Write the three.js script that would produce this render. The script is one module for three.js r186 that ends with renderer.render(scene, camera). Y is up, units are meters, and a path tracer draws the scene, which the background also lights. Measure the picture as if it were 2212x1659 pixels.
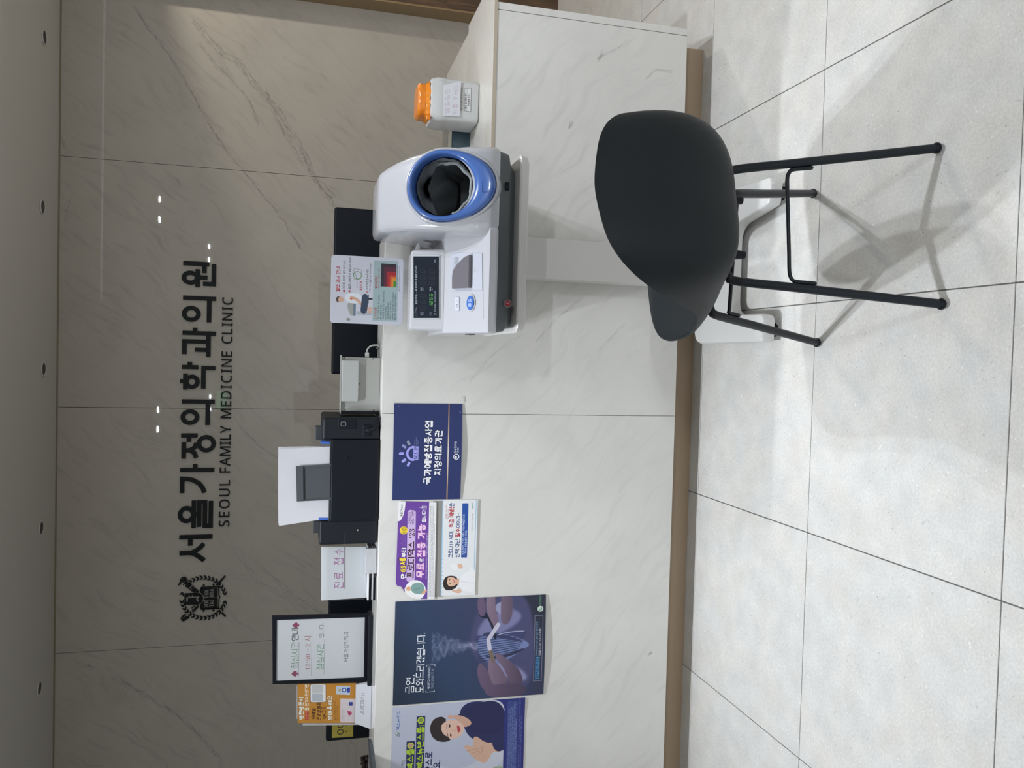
import * as THREE from 'three';
import { RoundedBoxGeometry } from 'three/addons/geometries/RoundedBoxGeometry.js';
import { mergeGeometries, mergeVertices, toCreasedNormals } from 'three/addons/utils/BufferGeometryUtils.js';
import { RectAreaLightUniformsLib } from 'three/addons/lights/RectAreaLightUniformsLib.js';
import { FontLoader } from 'three/addons/loaders/FontLoader.js';
import { Brush, Evaluator, SUBTRACTION } from 'three-bvh-csg';
import { createNoise2D } from 'simplex-noise';

RectAreaLightUniformsLib.init();
const scene = new THREE.Scene();
scene.background = new THREE.Color(0x000000);
const renderer = new THREE.WebGLRenderer({ antialias: true });
renderer.toneMapping = THREE.LinearToneMapping;
renderer.toneMappingExposure = 1.0;
renderer.shadowMap.enabled = true;

// ---------- camera: a phone held on its side, so the picture is turned a quarter turn ----------
const FOCAL = 1722.61369, YAW = -0.0304096689, PITCH = 0.256098402, ROLL = 0.0190021666;
const EYE = new THREE.Vector3(-0.770405218, 1.28376096, 1.80999961);
const camera = new THREE.PerspectiveCamera(2 * Math.atan(829.5 / FOCAL) * 180 / Math.PI, 2212 / 1659, 0.05, 60);
const FWD = new THREE.Vector3(Math.sin(YAW) * Math.cos(PITCH), -Math.sin(PITCH), -Math.cos(YAW) * Math.cos(PITCH));
const RIGHT0 = new THREE.Vector3(Math.cos(YAW), 0, Math.sin(YAW)), UP0 = new THREE.Vector3().crossVectors(RIGHT0, FWD);
const RIGHT = RIGHT0.clone().multiplyScalar(Math.cos(ROLL)).addScaledVector(UP0, Math.sin(ROLL));
const UP = UP0.clone().multiplyScalar(Math.cos(ROLL)).addScaledVector(RIGHT0, -Math.sin(ROLL));
camera.position.copy(EYE);
camera.quaternion.setFromRotationMatrix(new THREE.Matrix4().makeBasis(UP.clone().negate(), RIGHT, FWD.clone().negate()));
scene.add(camera);

// a photo pixel gives a direction; the plane it lies on gives the distance
function rayOf(px, py) {
  return FWD.clone().addScaledVector(RIGHT, (1659 - py - 829.5) / FOCAL).addScaledVector(UP, -(px - 1106) / FOCAL);
}
const atZ = (px, py, z) => { const d = rayOf(px, py); return EYE.clone().addScaledVector(d, (z - EYE.z) / d.z); };
const atY = (px, py, y) => { const d = rayOf(px, py); return EYE.clone().addScaledVector(d, (y - EYE.y) / d.y); };
const atPlane = (px, py, p0, n) => { const d = rayOf(px, py); return EYE.clone().addScaledVector(d, p0.clone().sub(EYE).dot(n) / d.dot(n)); };

// ---------- main dimensions (metres) ----------
const CEIL = 2.43, WALL_Z = -2.45, FRONT_Z = -0.58, LEDGE_Y = 1.056, LEDGE_BACK = -0.77, LOW_Y = 0.745, TALL_END = -0.41, DESK_END = 0.316;
const ROOM = { x0: -4.4, x1: 3.1, z1: 5.1 };

// ---------- lights: twin ceiling downlights, one corridor downlight, one linear strip ----------
const LAMP_NITS = 1270, FAR_NITS = 3700, BEAM = 3.9, LAMP_Y = 2.37;       // spill and beam of each lamp
const TWINS = [[0.31, -0.10], [-1.30, -0.05], [0.38, 3.17], [-1.38, 3.52]];
function areaLight(x, y, z, w, h, nits, color = 0xffffff, dir = new THREE.Vector3(0, -1, 0)) {
  const l = new THREE.RectAreaLight(color, nits, w, h);
  l.position.set(x, y, z);
  l.up.set(0, 0, 1);
  l.lookAt(x + dir.x, y + dir.y, z + dir.z);
  return l;
}

// ---------- small helpers ----------
let seedState = 7;
const rnd = () => { seedState = (seedState + 0x6d2b79f5) | 0; let t = Math.imul(seedState ^ (seedState >>> 15), 1 | seedState); t = (t + Math.imul(t ^ (t >>> 7), 61 | t)) ^ t; return ((t ^ (t >>> 14)) >>> 0) / 4294967296; };
const noise = createNoise2D(rnd), noise2 = createNoise2D(rnd), noise3 = createNoise2D(rnd);
const fbm = (n, x, y, o = 4) => { let s = 0, a = 0.5; for (let i = 0; i < o; i++) { s += a * n(x, y); x = x * 2.03 + 11.7; y = y * 2.03 - 5.3; a *= 0.5; } return s; };
const V3 = (x, y, z) => new THREE.Vector3(x, y, z);
const lin = (r, g, b) => new THREE.Color().setRGB(r, g, b);
const counts = new Map();
function numbered(name) { const n = counts.get(name) ?? 0; counts.set(name, n + 1); return n ? name + '_' + String(n).padStart(3, '0') : name; }
function tag(o, label, category, group, kind) {
  if (label) o.userData.label = label;
  if (category) o.userData.category = category;
  if (group) o.userData.group = group;
  if (kind) o.userData.kind = kind;
  return o;
}
function thing(name, label, category, origin, group) {
  const g = new THREE.Group(); g.name = numbered(name); g.position.copy(origin); scene.add(g);
  return tag(g, label, category, group);
}
function structure(name, label, category, origin = V3(0, 0, 0)) {
  const g = new THREE.Group(); g.name = name; g.position.copy(origin); scene.add(g);
  return tag(g, label, category, null, 'structure');
}
// geometry is written in world metres; a part is moved into its thing's own frame
function originOf(parent) { const o = V3(0, 0, 0); for (let p = parent; p && p !== scene; p = p.parent) o.add(p.position); return o; }
function part(parent, name, geo, mat, label) {
  const g = Array.isArray(geo) ? merge(geo) : geo;
  const o = originOf(parent);
  g.translate(-o.x, -o.y, -o.z);
  const m = new THREE.Mesh(g, mat); m.name = name; m.castShadow = m.receiveShadow = true; parent.add(m);
  if (label) m.userData.label = label;
  return m;
}
function single(name, label, category, geo, mat, group) {
  const g = Array.isArray(geo) ? merge(geo) : geo;
  g.computeBoundingBox();
  const b = g.boundingBox, o = V3((b.min.x + b.max.x) / 2, b.min.y, (b.min.z + b.max.z) / 2);
  g.translate(-o.x, -o.y, -o.z);
  const m = new THREE.Mesh(g, mat); m.name = numbered(name); m.position.copy(o); m.castShadow = m.receiveShadow = true; scene.add(m);
  return tag(m, label, category, group);
}
function merge(list) {
  const out = list.map((g) => { let h = g.index ? g.toNonIndexed() : g; for (const k of Object.keys(h.attributes)) if (!['position', 'normal', 'uv'].includes(k)) h.deleteAttribute(k); if (!h.attributes.normal) h.computeVertexNormals(); if (!h.attributes.uv) h.setAttribute('uv', new THREE.Float32BufferAttribute(new Float32Array(h.attributes.position.count * 2), 2)); return h; });
  return out.length === 1 ? out[0] : mergeGeometries(out);
}
// box given by its extents, edges rounded
function box(x0, x1, y0, y1, z0, z1, r = 0.002, seg = 2) {
  const w = x1 - x0, h = y1 - y0, d = z1 - z0;
  r = Math.min(r, w / 2.02, h / 2.02, d / 2.02);
  const g = r > 0.0002 ? new RoundedBoxGeometry(w, h, d, seg, r) : new THREE.BoxGeometry(w, h, d);
  g.translate((x0 + x1) / 2, (y0 + y1) / 2, (z0 + z1) / 2);
  return g;
}
function plainBox(x0, x1, y0, y1, z0, z1) { const g = new THREE.BoxGeometry(x1 - x0, y1 - y0, z1 - z0); g.translate((x0 + x1) / 2, (y0 + y1) / 2, (z0 + z1) / 2); return g; }
// uv in metres from world position, by the way each face points
function metreUV(g, sx = 1, sy = 1, ox = 0, oy = 0) {
  const h = g.index ? g.toNonIndexed() : g, p = h.attributes.position, n = h.attributes.normal, uv = new Float32Array(p.count * 2);
  for (let i = 0; i < p.count; i++) {
    const ax = Math.abs(n.getX(i)), ay = Math.abs(n.getY(i)), az = Math.abs(n.getZ(i));
    let u, v;
    if (az >= ax && az >= ay) { u = p.getX(i); v = p.getY(i); } else if (ay >= ax) { u = p.getX(i); v = -p.getZ(i); } else { u = p.getZ(i); v = p.getY(i); }
    uv[2 * i] = (u - ox) / sx; uv[2 * i + 1] = (v - oy) / sy;
  }
  h.setAttribute('uv', new THREE.BufferAttribute(uv, 2));
  return h;
}
function tube(points, r, seg = 40, rad = 10, tension = 0.5, closed = false) {
  const c = new THREE.CatmullRomCurve3(points, closed, 'catmullrom', tension);
  const list = [new THREE.TubeGeometry(c, seg, r, rad, closed)];
  if (!closed) for (const [t, s] of [[0, -1], [1, 1]]) {
    const d = new THREE.SphereGeometry(r, rad, 6); const p = c.getPoint(t); d.translate(p.x, p.y, p.z); list.push(d);
  }
  return merge(list);
}
function rod(a, b, r, r2 = r, rad = 14) {
  const d = b.clone().sub(a), g = new THREE.CylinderGeometry(r2, r, d.length(), rad);
  g.applyQuaternion(new THREE.Quaternion().setFromUnitVectors(V3(0, 1, 0), d.clone().normalize()));
  const m = a.clone().add(b).multiplyScalar(0.5); g.translate(m.x, m.y, m.z);
  return g;
}
// loops of equal length joined into a closed skin
function loft(loops, caps = true, crease = 0.6) {
  const n = loops[0].length, pos = [], idx = [], uv = [];
  loops.forEach((l, j) => l.forEach((p, i) => { pos.push(p.x, p.y, p.z); uv.push(i / n, j / (loops.length - 1)); }));
  for (let j = 0; j < loops.length - 1; j++) for (let i = 0; i < n; i++) {
    const a = j * n + i, b = j * n + (i + 1) % n, c = a + n, d = b + n;
    idx.push(a, b, d, a, d, c);
  }
  if (caps) for (const [j, flip] of [[0, 1], [loops.length - 1, 0]]) {
    const c = V3(0, 0, 0); loops[j].forEach((p) => c.add(p)); c.multiplyScalar(1 / n);
    const k = pos.length / 3; pos.push(c.x, c.y, c.z); uv.push(0.5, 0.5);
    for (let i = 0; i < n; i++) { const a = j * n + i, b = j * n + (i + 1) % n; if (flip) idx.push(k, b, a); else idx.push(k, a, b); }
  }
  const g = new THREE.BufferGeometry();
  g.setAttribute('position', new THREE.Float32BufferAttribute(pos, 3));
  g.setAttribute('uv', new THREE.Float32BufferAttribute(uv, 2));
  g.setIndex(idx);
  if (crease >= 1) { g.computeVertexNormals(); return g; }
  return toCreasedNormals(g, crease);
}
// rounded rectangle in the plane y, counter-clockwise seen from above so that a loft going up faces out
function rrect(x0, x1, z0, z1, y, r, q = 6) {
  const out = [];
  for (const [cx, cz, a0] of [[x1 - r, z1 - r, 0], [x0 + r, z1 - r, 90], [x0 + r, z0 + r, 180], [x1 - r, z0 + r, 270]])
    for (let i = 0; i <= q; i++) { const a = (a0 + 90 * i / q) * Math.PI / 180; out.push(V3(cx + r * Math.cos(a), y, cz + r * Math.sin(a))); }
  return out.reverse();
}
// outline in x,y turned into a plate from z0 to z1
function plate(pts, z0, z1, bevel = 0, holes = []) {
  const s = new THREE.Shape(pts.map((p) => new THREE.Vector2(p.x ?? p[0], p.y ?? p[1])));
  for (const h of holes) s.holes.push(new THREE.Path(h.map((p) => new THREE.Vector2(p.x ?? p[0], p.y ?? p[1]))));
  const g = new THREE.ExtrudeGeometry(s, { depth: z1 - z0 - 2 * bevel, bevelEnabled: bevel > 0, bevelSize: bevel, bevelThickness: bevel, bevelOffset: -bevel, bevelSegments: 3, curveSegments: 16 });
  g.translate(0, 0, z0 + bevel);
  return g;
}
// profile in (z,y) pushed along x, edges rounded
function profileX(pts, x0, x1, bevel = 0.004) {
  const s = new THREE.Shape(pts.map(([z, y]) => new THREE.Vector2(-z, y)));
  const g = new THREE.ExtrudeGeometry(s, { depth: x1 - x0 - 2 * bevel, bevelEnabled: bevel > 0, bevelSize: bevel, bevelThickness: bevel, bevelOffset: -bevel, bevelSegments: 4, curveSegments: 10 });
  g.translate(0, 0, bevel);
  g.rotateY(Math.PI / 2); g.translate(x0, 0, 0);
  return g;
}
// a thin sheet with four given corners (top left, top right, bottom right, bottom left), printed on its front
function sheet(tl, tr, br, bl, thick = 0.0012, curl = null, nx = 1, ny = 1) {
  const n = tr.clone().sub(tl).cross(bl.clone().sub(tl)).negate().normalize(), pos = [], uv = [], idx = [];
  for (const side of [0, 1]) for (let j = 0; j <= ny; j++) for (let i = 0; i <= nx; i++) {
    const s = i / nx, t = j / ny, p = tl.clone().lerp(tr, s).lerp(bl.clone().lerp(br, s), t);
    if (curl) p.addScaledVector(n, curl(s, t));
    p.addScaledVector(n, side ? -thick : 0);
    pos.push(p.x, p.y, p.z); uv.push(s, 1 - t);
  }
  const w = nx + 1, half = w * (ny + 1);
  for (let j = 0; j < ny; j++) for (let i = 0; i < nx; i++) {
    const a = j * w + i, b = a + 1, c = a + w, d = c + 1;
    idx.push(a, c, d, a, d, b, a + half, d + half, c + half, a + half, b + half, d + half);
  }
  const rim = []; for (let i = 0; i < nx; i++) rim.push(i); for (let j = 0; j < ny; j++) rim.push(j * w + nx); for (let i = nx; i > 0; i--) rim.push(ny * w + i); for (let j = ny; j > 0; j--) rim.push(j * w);
  rim.forEach((a, k) => { const b = rim[(k + 1) % rim.length]; idx.push(a, b, b + half, a, b + half, a + half); });
  const g = new THREE.BufferGeometry();
  g.setAttribute('position', new THREE.Float32BufferAttribute(pos, 3)); g.setAttribute('uv', new THREE.Float32BufferAttribute(uv, 2)); g.setIndex(idx);
  return toCreasedNormals(g, 0.5);
}
function canvasOf(w, h) { const c = document.createElement('canvas'); c.width = w; c.height = h; return [c, c.getContext('2d')]; }
function texOf(c, srgb = true) { const t = new THREE.CanvasTexture(c); if (srgb) t.colorSpace = THREE.SRGBColorSpace; t.magFilter = THREE.LinearFilter; return t; }
const std = (o) => new THREE.MeshStandardMaterial(o);
const phys = (o) => new THREE.MeshPhysicalMaterial(o);

// ---------- Korean syllables drawn stroke by stroke ----------
const CHO = [...'ㄱㄲㄴㄷㄸㄹㅁㅂㅃㅅㅆㅇㅈㅉㅊㅋㅌㅍㅎ'], JUNG = [...'ㅏㅐㅑㅒㅓㅔㅕㅖㅗㅘㅙㅚㅛㅜㅝㅞㅟㅠㅡㅢㅣ'];
const JONG = ['', 'ㄱ', 'ㄲ', 'ㄱㅅ', 'ㄴ', 'ㄴㅈ', 'ㄴㅎ', 'ㄷ', 'ㄹ', 'ㄹㄱ', 'ㄹㅁ', 'ㄹㅂ', 'ㄹㅅ', 'ㄹㅌ', 'ㄹㅍ', 'ㄹㅎ', 'ㅁ', 'ㅂ', 'ㅂㅅ', 'ㅅ', 'ㅆ', 'ㅇ', 'ㅈ', 'ㅊ', 'ㅋ', 'ㅌ', 'ㅍ', 'ㅎ'];
const DOUBLE = { 'ㄲ': 'ㄱㄱ', 'ㄸ': 'ㄷㄷ', 'ㅃ': 'ㅂㅂ', 'ㅆ': 'ㅅㅅ', 'ㅉ': 'ㅈㅈ' };
function jamo(out, c, [x0, y0, x1, y1], slant) {
  const cs = DOUBLE[c] ?? c;
  if (cs.length === 2) { const m = (x1 - x0) * 0.54, w = (x1 - x0) * 0.46; jamo(out, cs[0], [x0, y0, x0 + w, y1], slant); jamo(out, cs[1], [x0 + m, y0, x1, y1], slant); return; }
  const L = (...p) => out.push({ p: p.map(([x, y]) => [x0 + x * (x1 - x0), y0 + y * (y1 - y0)]) });
  const E = (cx, cy, rx, ry) => out.push({ e: [x0 + cx * (x1 - x0), y0 + cy * (y1 - y0), rx * (x1 - x0), ry * (y1 - y0)] });
  const giyeok = (top) => (slant ? L([0, top], [1, top], [0.97, 0.4], [0.84, 0.66], [0.6, 0.86], [0.22, 1]) : L([0, top], [1, top], [1, 1]));
  switch (c) {
    case 'ㄱ': giyeok(0); break;
    case 'ㄴ': L([0, 0], [0, 1], [1, 1]); break;
    case 'ㄷ': L([1, 0], [0, 0], [0, 1], [1, 1]); break;
    case 'ㄹ': L([0, 0], [1, 0], [1, 0.5], [0, 0.5], [0, 1], [1, 1]); break;
    case 'ㅁ': L([0, 0], [1, 0], [1, 1], [0, 1], [0, -0.001]); break;
    case 'ㅂ': L([0, 0], [0, 1], [1, 1], [1, 0]); L([0, 0.5], [1, 0.5]); break;
    case 'ㅅ': L([0.5, 0], [0.48, 0.34], [0.34, 0.66], [0, 1]); L([0.49, 0.36], [0.66, 0.7], [1, 1]); break;
    case 'ㅇ': E(0.5, 0.5, 0.5, 0.5); break;
    case 'ㅈ': L([0.02, 0], [0.98, 0]); L([0.5, 0], [0.48, 0.4], [0.34, 0.7], [0, 1]); L([0.49, 0.44], [0.66, 0.74], [1, 1]); break;
    case 'ㅊ': L([0.5, -0.16], [0.5, 0.04]); L([0.02, 0.14], [0.98, 0.14]); L([0.5, 0.14], [0.48, 0.5], [0.34, 0.75], [0, 1]); L([0.49, 0.52], [0.66, 0.78], [1, 1]); break;
    case 'ㅋ': giyeok(0); L([0, 0.46], [0.96, 0.42]); break;
    case 'ㅌ': L([1, 0], [0, 0], [0, 1], [1, 1]); L([0, 0.5], [0.95, 0.5]); break;
    case 'ㅍ': L([0, 0], [1, 0]); L([0, 1], [1, 1]); L([0.28, 0], [0.28, 1]); L([0.72, 0], [0.72, 1]); break;
    case 'ㅎ': L([0.5, -0.1], [0.5, 0.1]); L([0.02, 0.18], [0.98, 0.18]); E(0.5, 0.66, 0.4, 0.34); break;
  }
}
function syllable(ch) {
  const k = ch.codePointAt(0) - 0xac00;
  if (k < 0 || k > 11171) return null;
  const cho = CHO[Math.floor(k / 588)], jung = JUNG[Math.floor(k / 28) % 21], jong = JONG[k % 28], out = [];
  const L = (...p) => out.push({ p });
  const vert = 'ㅏㅐㅑㅒㅓㅔㅕㅖㅣ'.includes(jung), horz = 'ㅗㅛㅜㅠㅡ'.includes(jung), f = !!jong;
  const vb = f ? 0.60 : 0.97;                                     // where an upright stem ends
  const stem = (v) => {
    const m = f ? 0.31 : 0.46;
    const one = { 'ㅏ': () => { L([0.78, 0.03], [0.78, vb]); L([0.78, m], [0.99, m]); }, 'ㅑ': () => { L([0.78, 0.03], [0.78, vb]); L([0.78, m - 0.1], [0.99, m - 0.1]); L([0.78, m + 0.1], [0.99, m + 0.1]); },
      'ㅓ': () => { L([0.86, 0.03], [0.86, vb]); L([0.62, m], [0.86, m]); }, 'ㅕ': () => { L([0.86, 0.03], [0.86, vb]); L([0.6, m - 0.1], [0.86, m - 0.1]); L([0.6, m + 0.1], [0.86, m + 0.1]); },
      'ㅣ': () => L([0.84, 0.03], [0.84, vb]), 'ㅐ': () => { L([0.7, 0.05], [0.7, vb - 0.02]); L([0.93, 0.03], [0.93, vb]); L([0.7, m], [0.93, m]); },
      'ㅒ': () => { L([0.7, 0.05], [0.7, vb - 0.02]); L([0.93, 0.03], [0.93, vb]); L([0.7, m - 0.1], [0.93, m - 0.1]); L([0.7, m + 0.1], [0.93, m + 0.1]); },
      'ㅔ': () => { L([0.74, 0.05], [0.74, vb - 0.02]); L([0.94, 0.03], [0.94, vb]); L([0.54, m], [0.74, m]); }, 'ㅖ': () => { L([0.74, 0.05], [0.74, vb - 0.02]); L([0.94, 0.03], [0.94, vb]); L([0.54, m - 0.1], [0.74, m - 0.1]); L([0.54, m + 0.1], [0.74, m + 0.1]); } };
    one[v]();
  };
  const bar = (v, xa, xb, ya, yb) => {                              // an upright or hanging bar vowel between ya and yb
    const m = (xa + xb) / 2, q = (xb - xa) * 0.19;
    if (v === 'ㅗ') { L([xa, yb], [xb, yb]); L([m, ya], [m, yb]); }
    if (v === 'ㅛ') { L([xa, yb], [xb, yb]); L([m - q, ya], [m - q, yb]); L([m + q, ya], [m + q, yb]); }
    if (v === 'ㅜ') { L([xa, ya], [xb, ya]); L([m, ya], [m, yb]); }
    if (v === 'ㅠ') { L([xa, ya], [xb, ya]); L([m - q, ya], [m - q, yb]); L([m + q, ya], [m + q, yb]); }
    if (v === 'ㅡ') L([xa, (ya + yb) / 2], [xb, (ya + yb) / 2]);
  };
  if (vert) {
    const x1 = 'ㅏㅑ'.includes(jung) ? 0.6 : 'ㅣ'.includes(jung) ? 0.62 : 'ㅓㅕ'.includes(jung) ? 0.56 : 'ㅐㅒ'.includes(jung) ? 0.54 : 0.48;
    jamo(out, cho, f ? [0.07, 0.08, x1, 0.52] : [0.07, 0.12, x1, 0.82], !'ㄴㄷㄹㅁㅂ'.includes(cho) && true);
    stem(jung);
  } else if (horz) {
    if (f) { jamo(out, cho, [0.22, 0.04, 0.78, 0.27], false); bar(jung, 0.02, 0.98, 'ㅡ'.includes(jung) ? 0.42 : 'ㅜㅠ'.includes(jung) ? 0.44 : 0.34, 'ㅡ'.includes(jung) ? 0.46 : 'ㅜㅠ'.includes(jung) ? 0.58 : 0.48); }
    else { jamo(out, cho, [0.2, 0.06, 0.8, 'ㅜㅠ'.includes(jung) ? 0.46 : 0.54], false); bar(jung, 0.02, 0.98, 'ㅜㅠ'.includes(jung) ? 0.62 : 'ㅡ'.includes(jung) ? 0.78 : 0.64, 'ㅜㅠ'.includes(jung) ? 0.97 : 'ㅡ'.includes(jung) ? 0.84 : 0.86); }
  } else {
    const [h, v] = { 'ㅘ': 'ㅗㅏ', 'ㅙ': 'ㅗㅐ', 'ㅚ': 'ㅗㅣ', 'ㅝ': 'ㅜㅓ', 'ㅞ': 'ㅜㅔ', 'ㅟ': 'ㅜㅣ', 'ㅢ': 'ㅡㅣ' }[jung];
    jamo(out, cho, f ? [0.12, 0.05, 0.56, 0.26] : [0.1, 0.08, 0.58, 0.46], false);
    if (f) bar(h, 0.03, 0.66, h === 'ㅗ' ? 0.32 : 0.4, h === 'ㅗ' ? 0.46 : h === 'ㅡ' ? 0.5 : 0.56);
    else bar(h, 0.03, 0.68, h === 'ㅗ' ? 0.54 : 0.62, h === 'ㅗ' ? 0.78 : h === 'ㅡ' ? 0.8 : 0.92);
    stem(v);
  }
  if (f) { const c = jong.length === 2 ? jong : jong; const b = [0.2, 0.69, 0.88, 0.95]; if (c.length === 2) { jamo(out, c[0], [0.12, 0.69, 0.48, 0.95], false); jamo(out, c[1], [0.56, 0.69, 0.92, 0.95], false); } else jamo(out, c, c === 'ㅇ' ? [0.28, 0.64, 0.84, 0.97] : c === 'ㅎ' ? [0.2, 0.72, 0.88, 0.98] : b, false); }
  return out;
}
// text on a canvas: x is the left edge, y the top of the letters
function write(ctx, str, x, y, size, { weight = 0.1, color = '#000', gap = 0.06, sx = 0.92, bold = false, outline = null, ow = 0.1, serif = false, align = 'left', space = 0.34 } = {}) {
  const face = (bold ? 'bold ' : '') + Math.round(size * 0.98) + 'px ' + (serif ? 'serif' : 'sans-serif');
  ctx.font = face;
  const wid = (ch) => (ch === ' ' ? size * space : syllable(ch) ? size * sx * (1 + gap) : ctx.measureText(ch).width * sx + size * gap * 0.4);
  const total = [...str].reduce((s, ch) => s + wid(ch), 0);
  if (align === 'center') x -= total / 2; else if (align === 'right') x -= total;
  for (const pass of outline ? [0, 1] : [1]) {
    let cx = x;
    ctx.strokeStyle = ctx.fillStyle = pass ? color : outline;
    for (const ch of str) {
      const s = syllable(ch);
      if (s) {
        ctx.lineWidth = size * (weight + (pass ? 0 : ow)); ctx.lineJoin = 'round'; ctx.lineCap = pass ? 'butt' : 'round';
        for (const k of s) {
          ctx.beginPath();
          if (k.e) ctx.ellipse(cx + k.e[0] * size * sx, y + k.e[1] * size, Math.max(0.1, k.e[2] * size * sx - size * weight * 0.1), Math.max(0.1, k.e[3] * size - size * weight * 0.1), 0, 0, Math.PI * 2);
          else k.p.forEach(([a, b], i) => (i ? ctx.lineTo(cx + a * size * sx, y + b * size) : ctx.moveTo(cx + a * size * sx, y + b * size)));
          ctx.stroke();
        }
      } else if (ch !== ' ') {
        ctx.save(); ctx.translate(cx, y + size * 0.93); ctx.scale(sx, 1); ctx.font = face;
        if (!pass) { ctx.lineWidth = size * ow; ctx.lineJoin = 'round'; ctx.strokeText(ch, 0, 0); }
        ctx.fillText(ch, 0, 0); ctx.restore();
      }
      cx += wid(ch);
    }
  }
  return total;
}
// one syllable as flat outlines filling the box x0..x1, y0..y1 (y up), for letters cut from board
function letterShapes(strokes, x0, x1, y0, y1, weight, exact) {
  const shapes = [], o = weight / 2;
  let a0 = 9, a1 = -9, b0 = 9, b1 = -9;
  for (const k of strokes) for (const [x, y] of k.e ? [[k.e[0] - k.e[2], k.e[1] - k.e[3]], [k.e[0] + k.e[2], k.e[1] + k.e[3]]] : k.p) { a0 = Math.min(a0, x); a1 = Math.max(a1, x); b0 = Math.min(b0, y); b1 = Math.max(b1, y); }
  if (exact) { a0 = b0 = 0; a1 = b1 = 1; }
  const e = exact ? 0 : o, X = (x) => x0 + e * 0.7 + (x - a0) / (a1 - a0) * (x1 - x0 - 1.4 * e), Y = (y) => y1 - e * 0.7 - (y - b0) / (b1 - b0) * (y1 - y0 - 1.4 * e);
  for (const k of strokes) {
    if (k.e) {
      const [cx, cy, rx, ry] = k.e, s = new THREE.Shape(), hole = new THREE.Path(), RX = rx / (a1 - a0) * (x1 - x0 - 1.4 * e), RY = ry / (b1 - b0) * (y1 - y0 - 1.4 * e), g = exact ? [0, 2] : [0.7, 1.3];
      s.absellipse(X(cx), Y(cy), RX + o * g[0], RY + o * g[0], 0, Math.PI * 2); hole.absellipse(X(cx), Y(cy), RX - o * g[1], RY - o * g[1], 0, Math.PI * 2);
      s.holes.push(hole); shapes.push(s);
    } else {
      const p = k.p.map(([x, y]) => new THREE.Vector2(X(x), Y(y))), a = [], b = [];
      for (let i = 0; i < p.length; i++) {
        const d0 = i ? p[i].clone().sub(p[i - 1]).normalize() : null, d1 = i < p.length - 1 ? p[i + 1].clone().sub(p[i]).normalize() : null;
        const n0 = d0 && new THREE.Vector2(-d0.y, d0.x), n1 = d1 && new THREE.Vector2(-d1.y, d1.x);
        const m = n0 && n1 ? n0.clone().add(n1).normalize() : (n0 ?? n1).clone(), q = o / Math.max(0.4, n0 && n1 ? m.dot(n0) : 1);
        a.push(p[i].clone().addScaledVector(m, q)); b.unshift(p[i].clone().addScaledVector(m, -q));
      }
      shapes.push(new THREE.Shape([...a, ...b]));
    }
  }
  return shapes;
}

// =====================  SETTING  =====================
// ---- stone textures ----
function paintVein(ctx, pts, width, alpha, tone, wobble = 3) {
  for (let pass = 0; pass < 7; pass++) {
    ctx.strokeStyle = `rgba(${tone},${alpha * (0.3 + 0.7 * rnd())})`;
    ctx.lineJoin = ctx.lineCap = 'round';
    const off = (rnd() - 0.5) * width * 2.2;
    for (let i = 0; i < pts.length - 1; i++) {
      const [ax, ay] = pts[i], [bx, by] = pts[i + 1], n = Math.max(2, Math.round(Math.hypot(bx - ax, by - ay) / 9));
      for (let k = 0; k < n; k++) {
        if (rnd() < 0.25) continue;
        const f = (t) => { const x = ax + (bx - ax) * t, y = ay + (by - ay) * t; return [x + off + wobble * fbm(noise, x * 0.02 + pass, y * 0.02, 3) * 2, y + off * 0.6 + wobble * fbm(noise2, x * 0.02 - pass, y * 0.02, 3) * 2]; };
        ctx.lineWidth = Math.max(0.5, width * (0.15 + 0.5 * rnd()));
        ctx.beginPath(); const p = f(k / n), q = f((k + 1) / n); ctx.moveTo(...p); ctx.lineTo(...q); ctx.stroke();
      }
    }
  }
}
function stoneBase(w, h, rgb, metres, dir, amount, seed, streakTone = [0.82, 0.82, 0.86]) {
  const [c, ctx] = canvasOf(w, h), im = ctx.createImageData(w, h), k = metres / w, ca = Math.cos(dir), sa = Math.sin(dir);
  for (let j = 0; j < h; j++) for (let i = 0; i < w; i++) {
    const x = i * k, y = j * k, wx = x + 0.05 * fbm(noise, x * 2.1 + seed, y * 2.1, 3), wy = y + 0.05 * fbm(noise2, x * 2.1, y * 2.1 + seed, 3);
    const a = wx * ca + wy * sa, b = -wx * sa + wy * ca;
    let s = Math.max(0, fbm(noise3, a * 2.6 + seed, b * 20, 4) - 0.12) * 1.6;          // long soft streaks
    s *= 0.35 + 0.65 * Math.max(0, fbm(noise, x * 1.1 - seed, y * 1.1, 2) + 0.45);
    const r = 1 - Math.abs(fbm(noise2, a * 2.2 - seed, b * 5.5, 4)) * 9;               // thin threads
    const th = Math.max(0, r) * Math.max(0, fbm(noise3, x * 1.7, y * 1.7 + seed, 2)) * 0.9;
    const cloud = 0.025 * fbm(noise, x * 3 + seed, y * 3, 4) + 0.012 * (rnd() - 0.5);
    const d = Math.min(1, amount * (0.55 * s + 0.5 * th)), o = (j * w + i) * 4;
    for (let q = 0; q < 3; q++) im.data[o + q] = 255 * Math.min(1, (rgb[q] / 255) * (1 + cloud) * (1 - d * (1 - streakTone[q] * 0.75)));
    im.data[o + 3] = 255;
  }
  ctx.putImageData(im, 0, 0);
  return [c, ctx];
}
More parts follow.
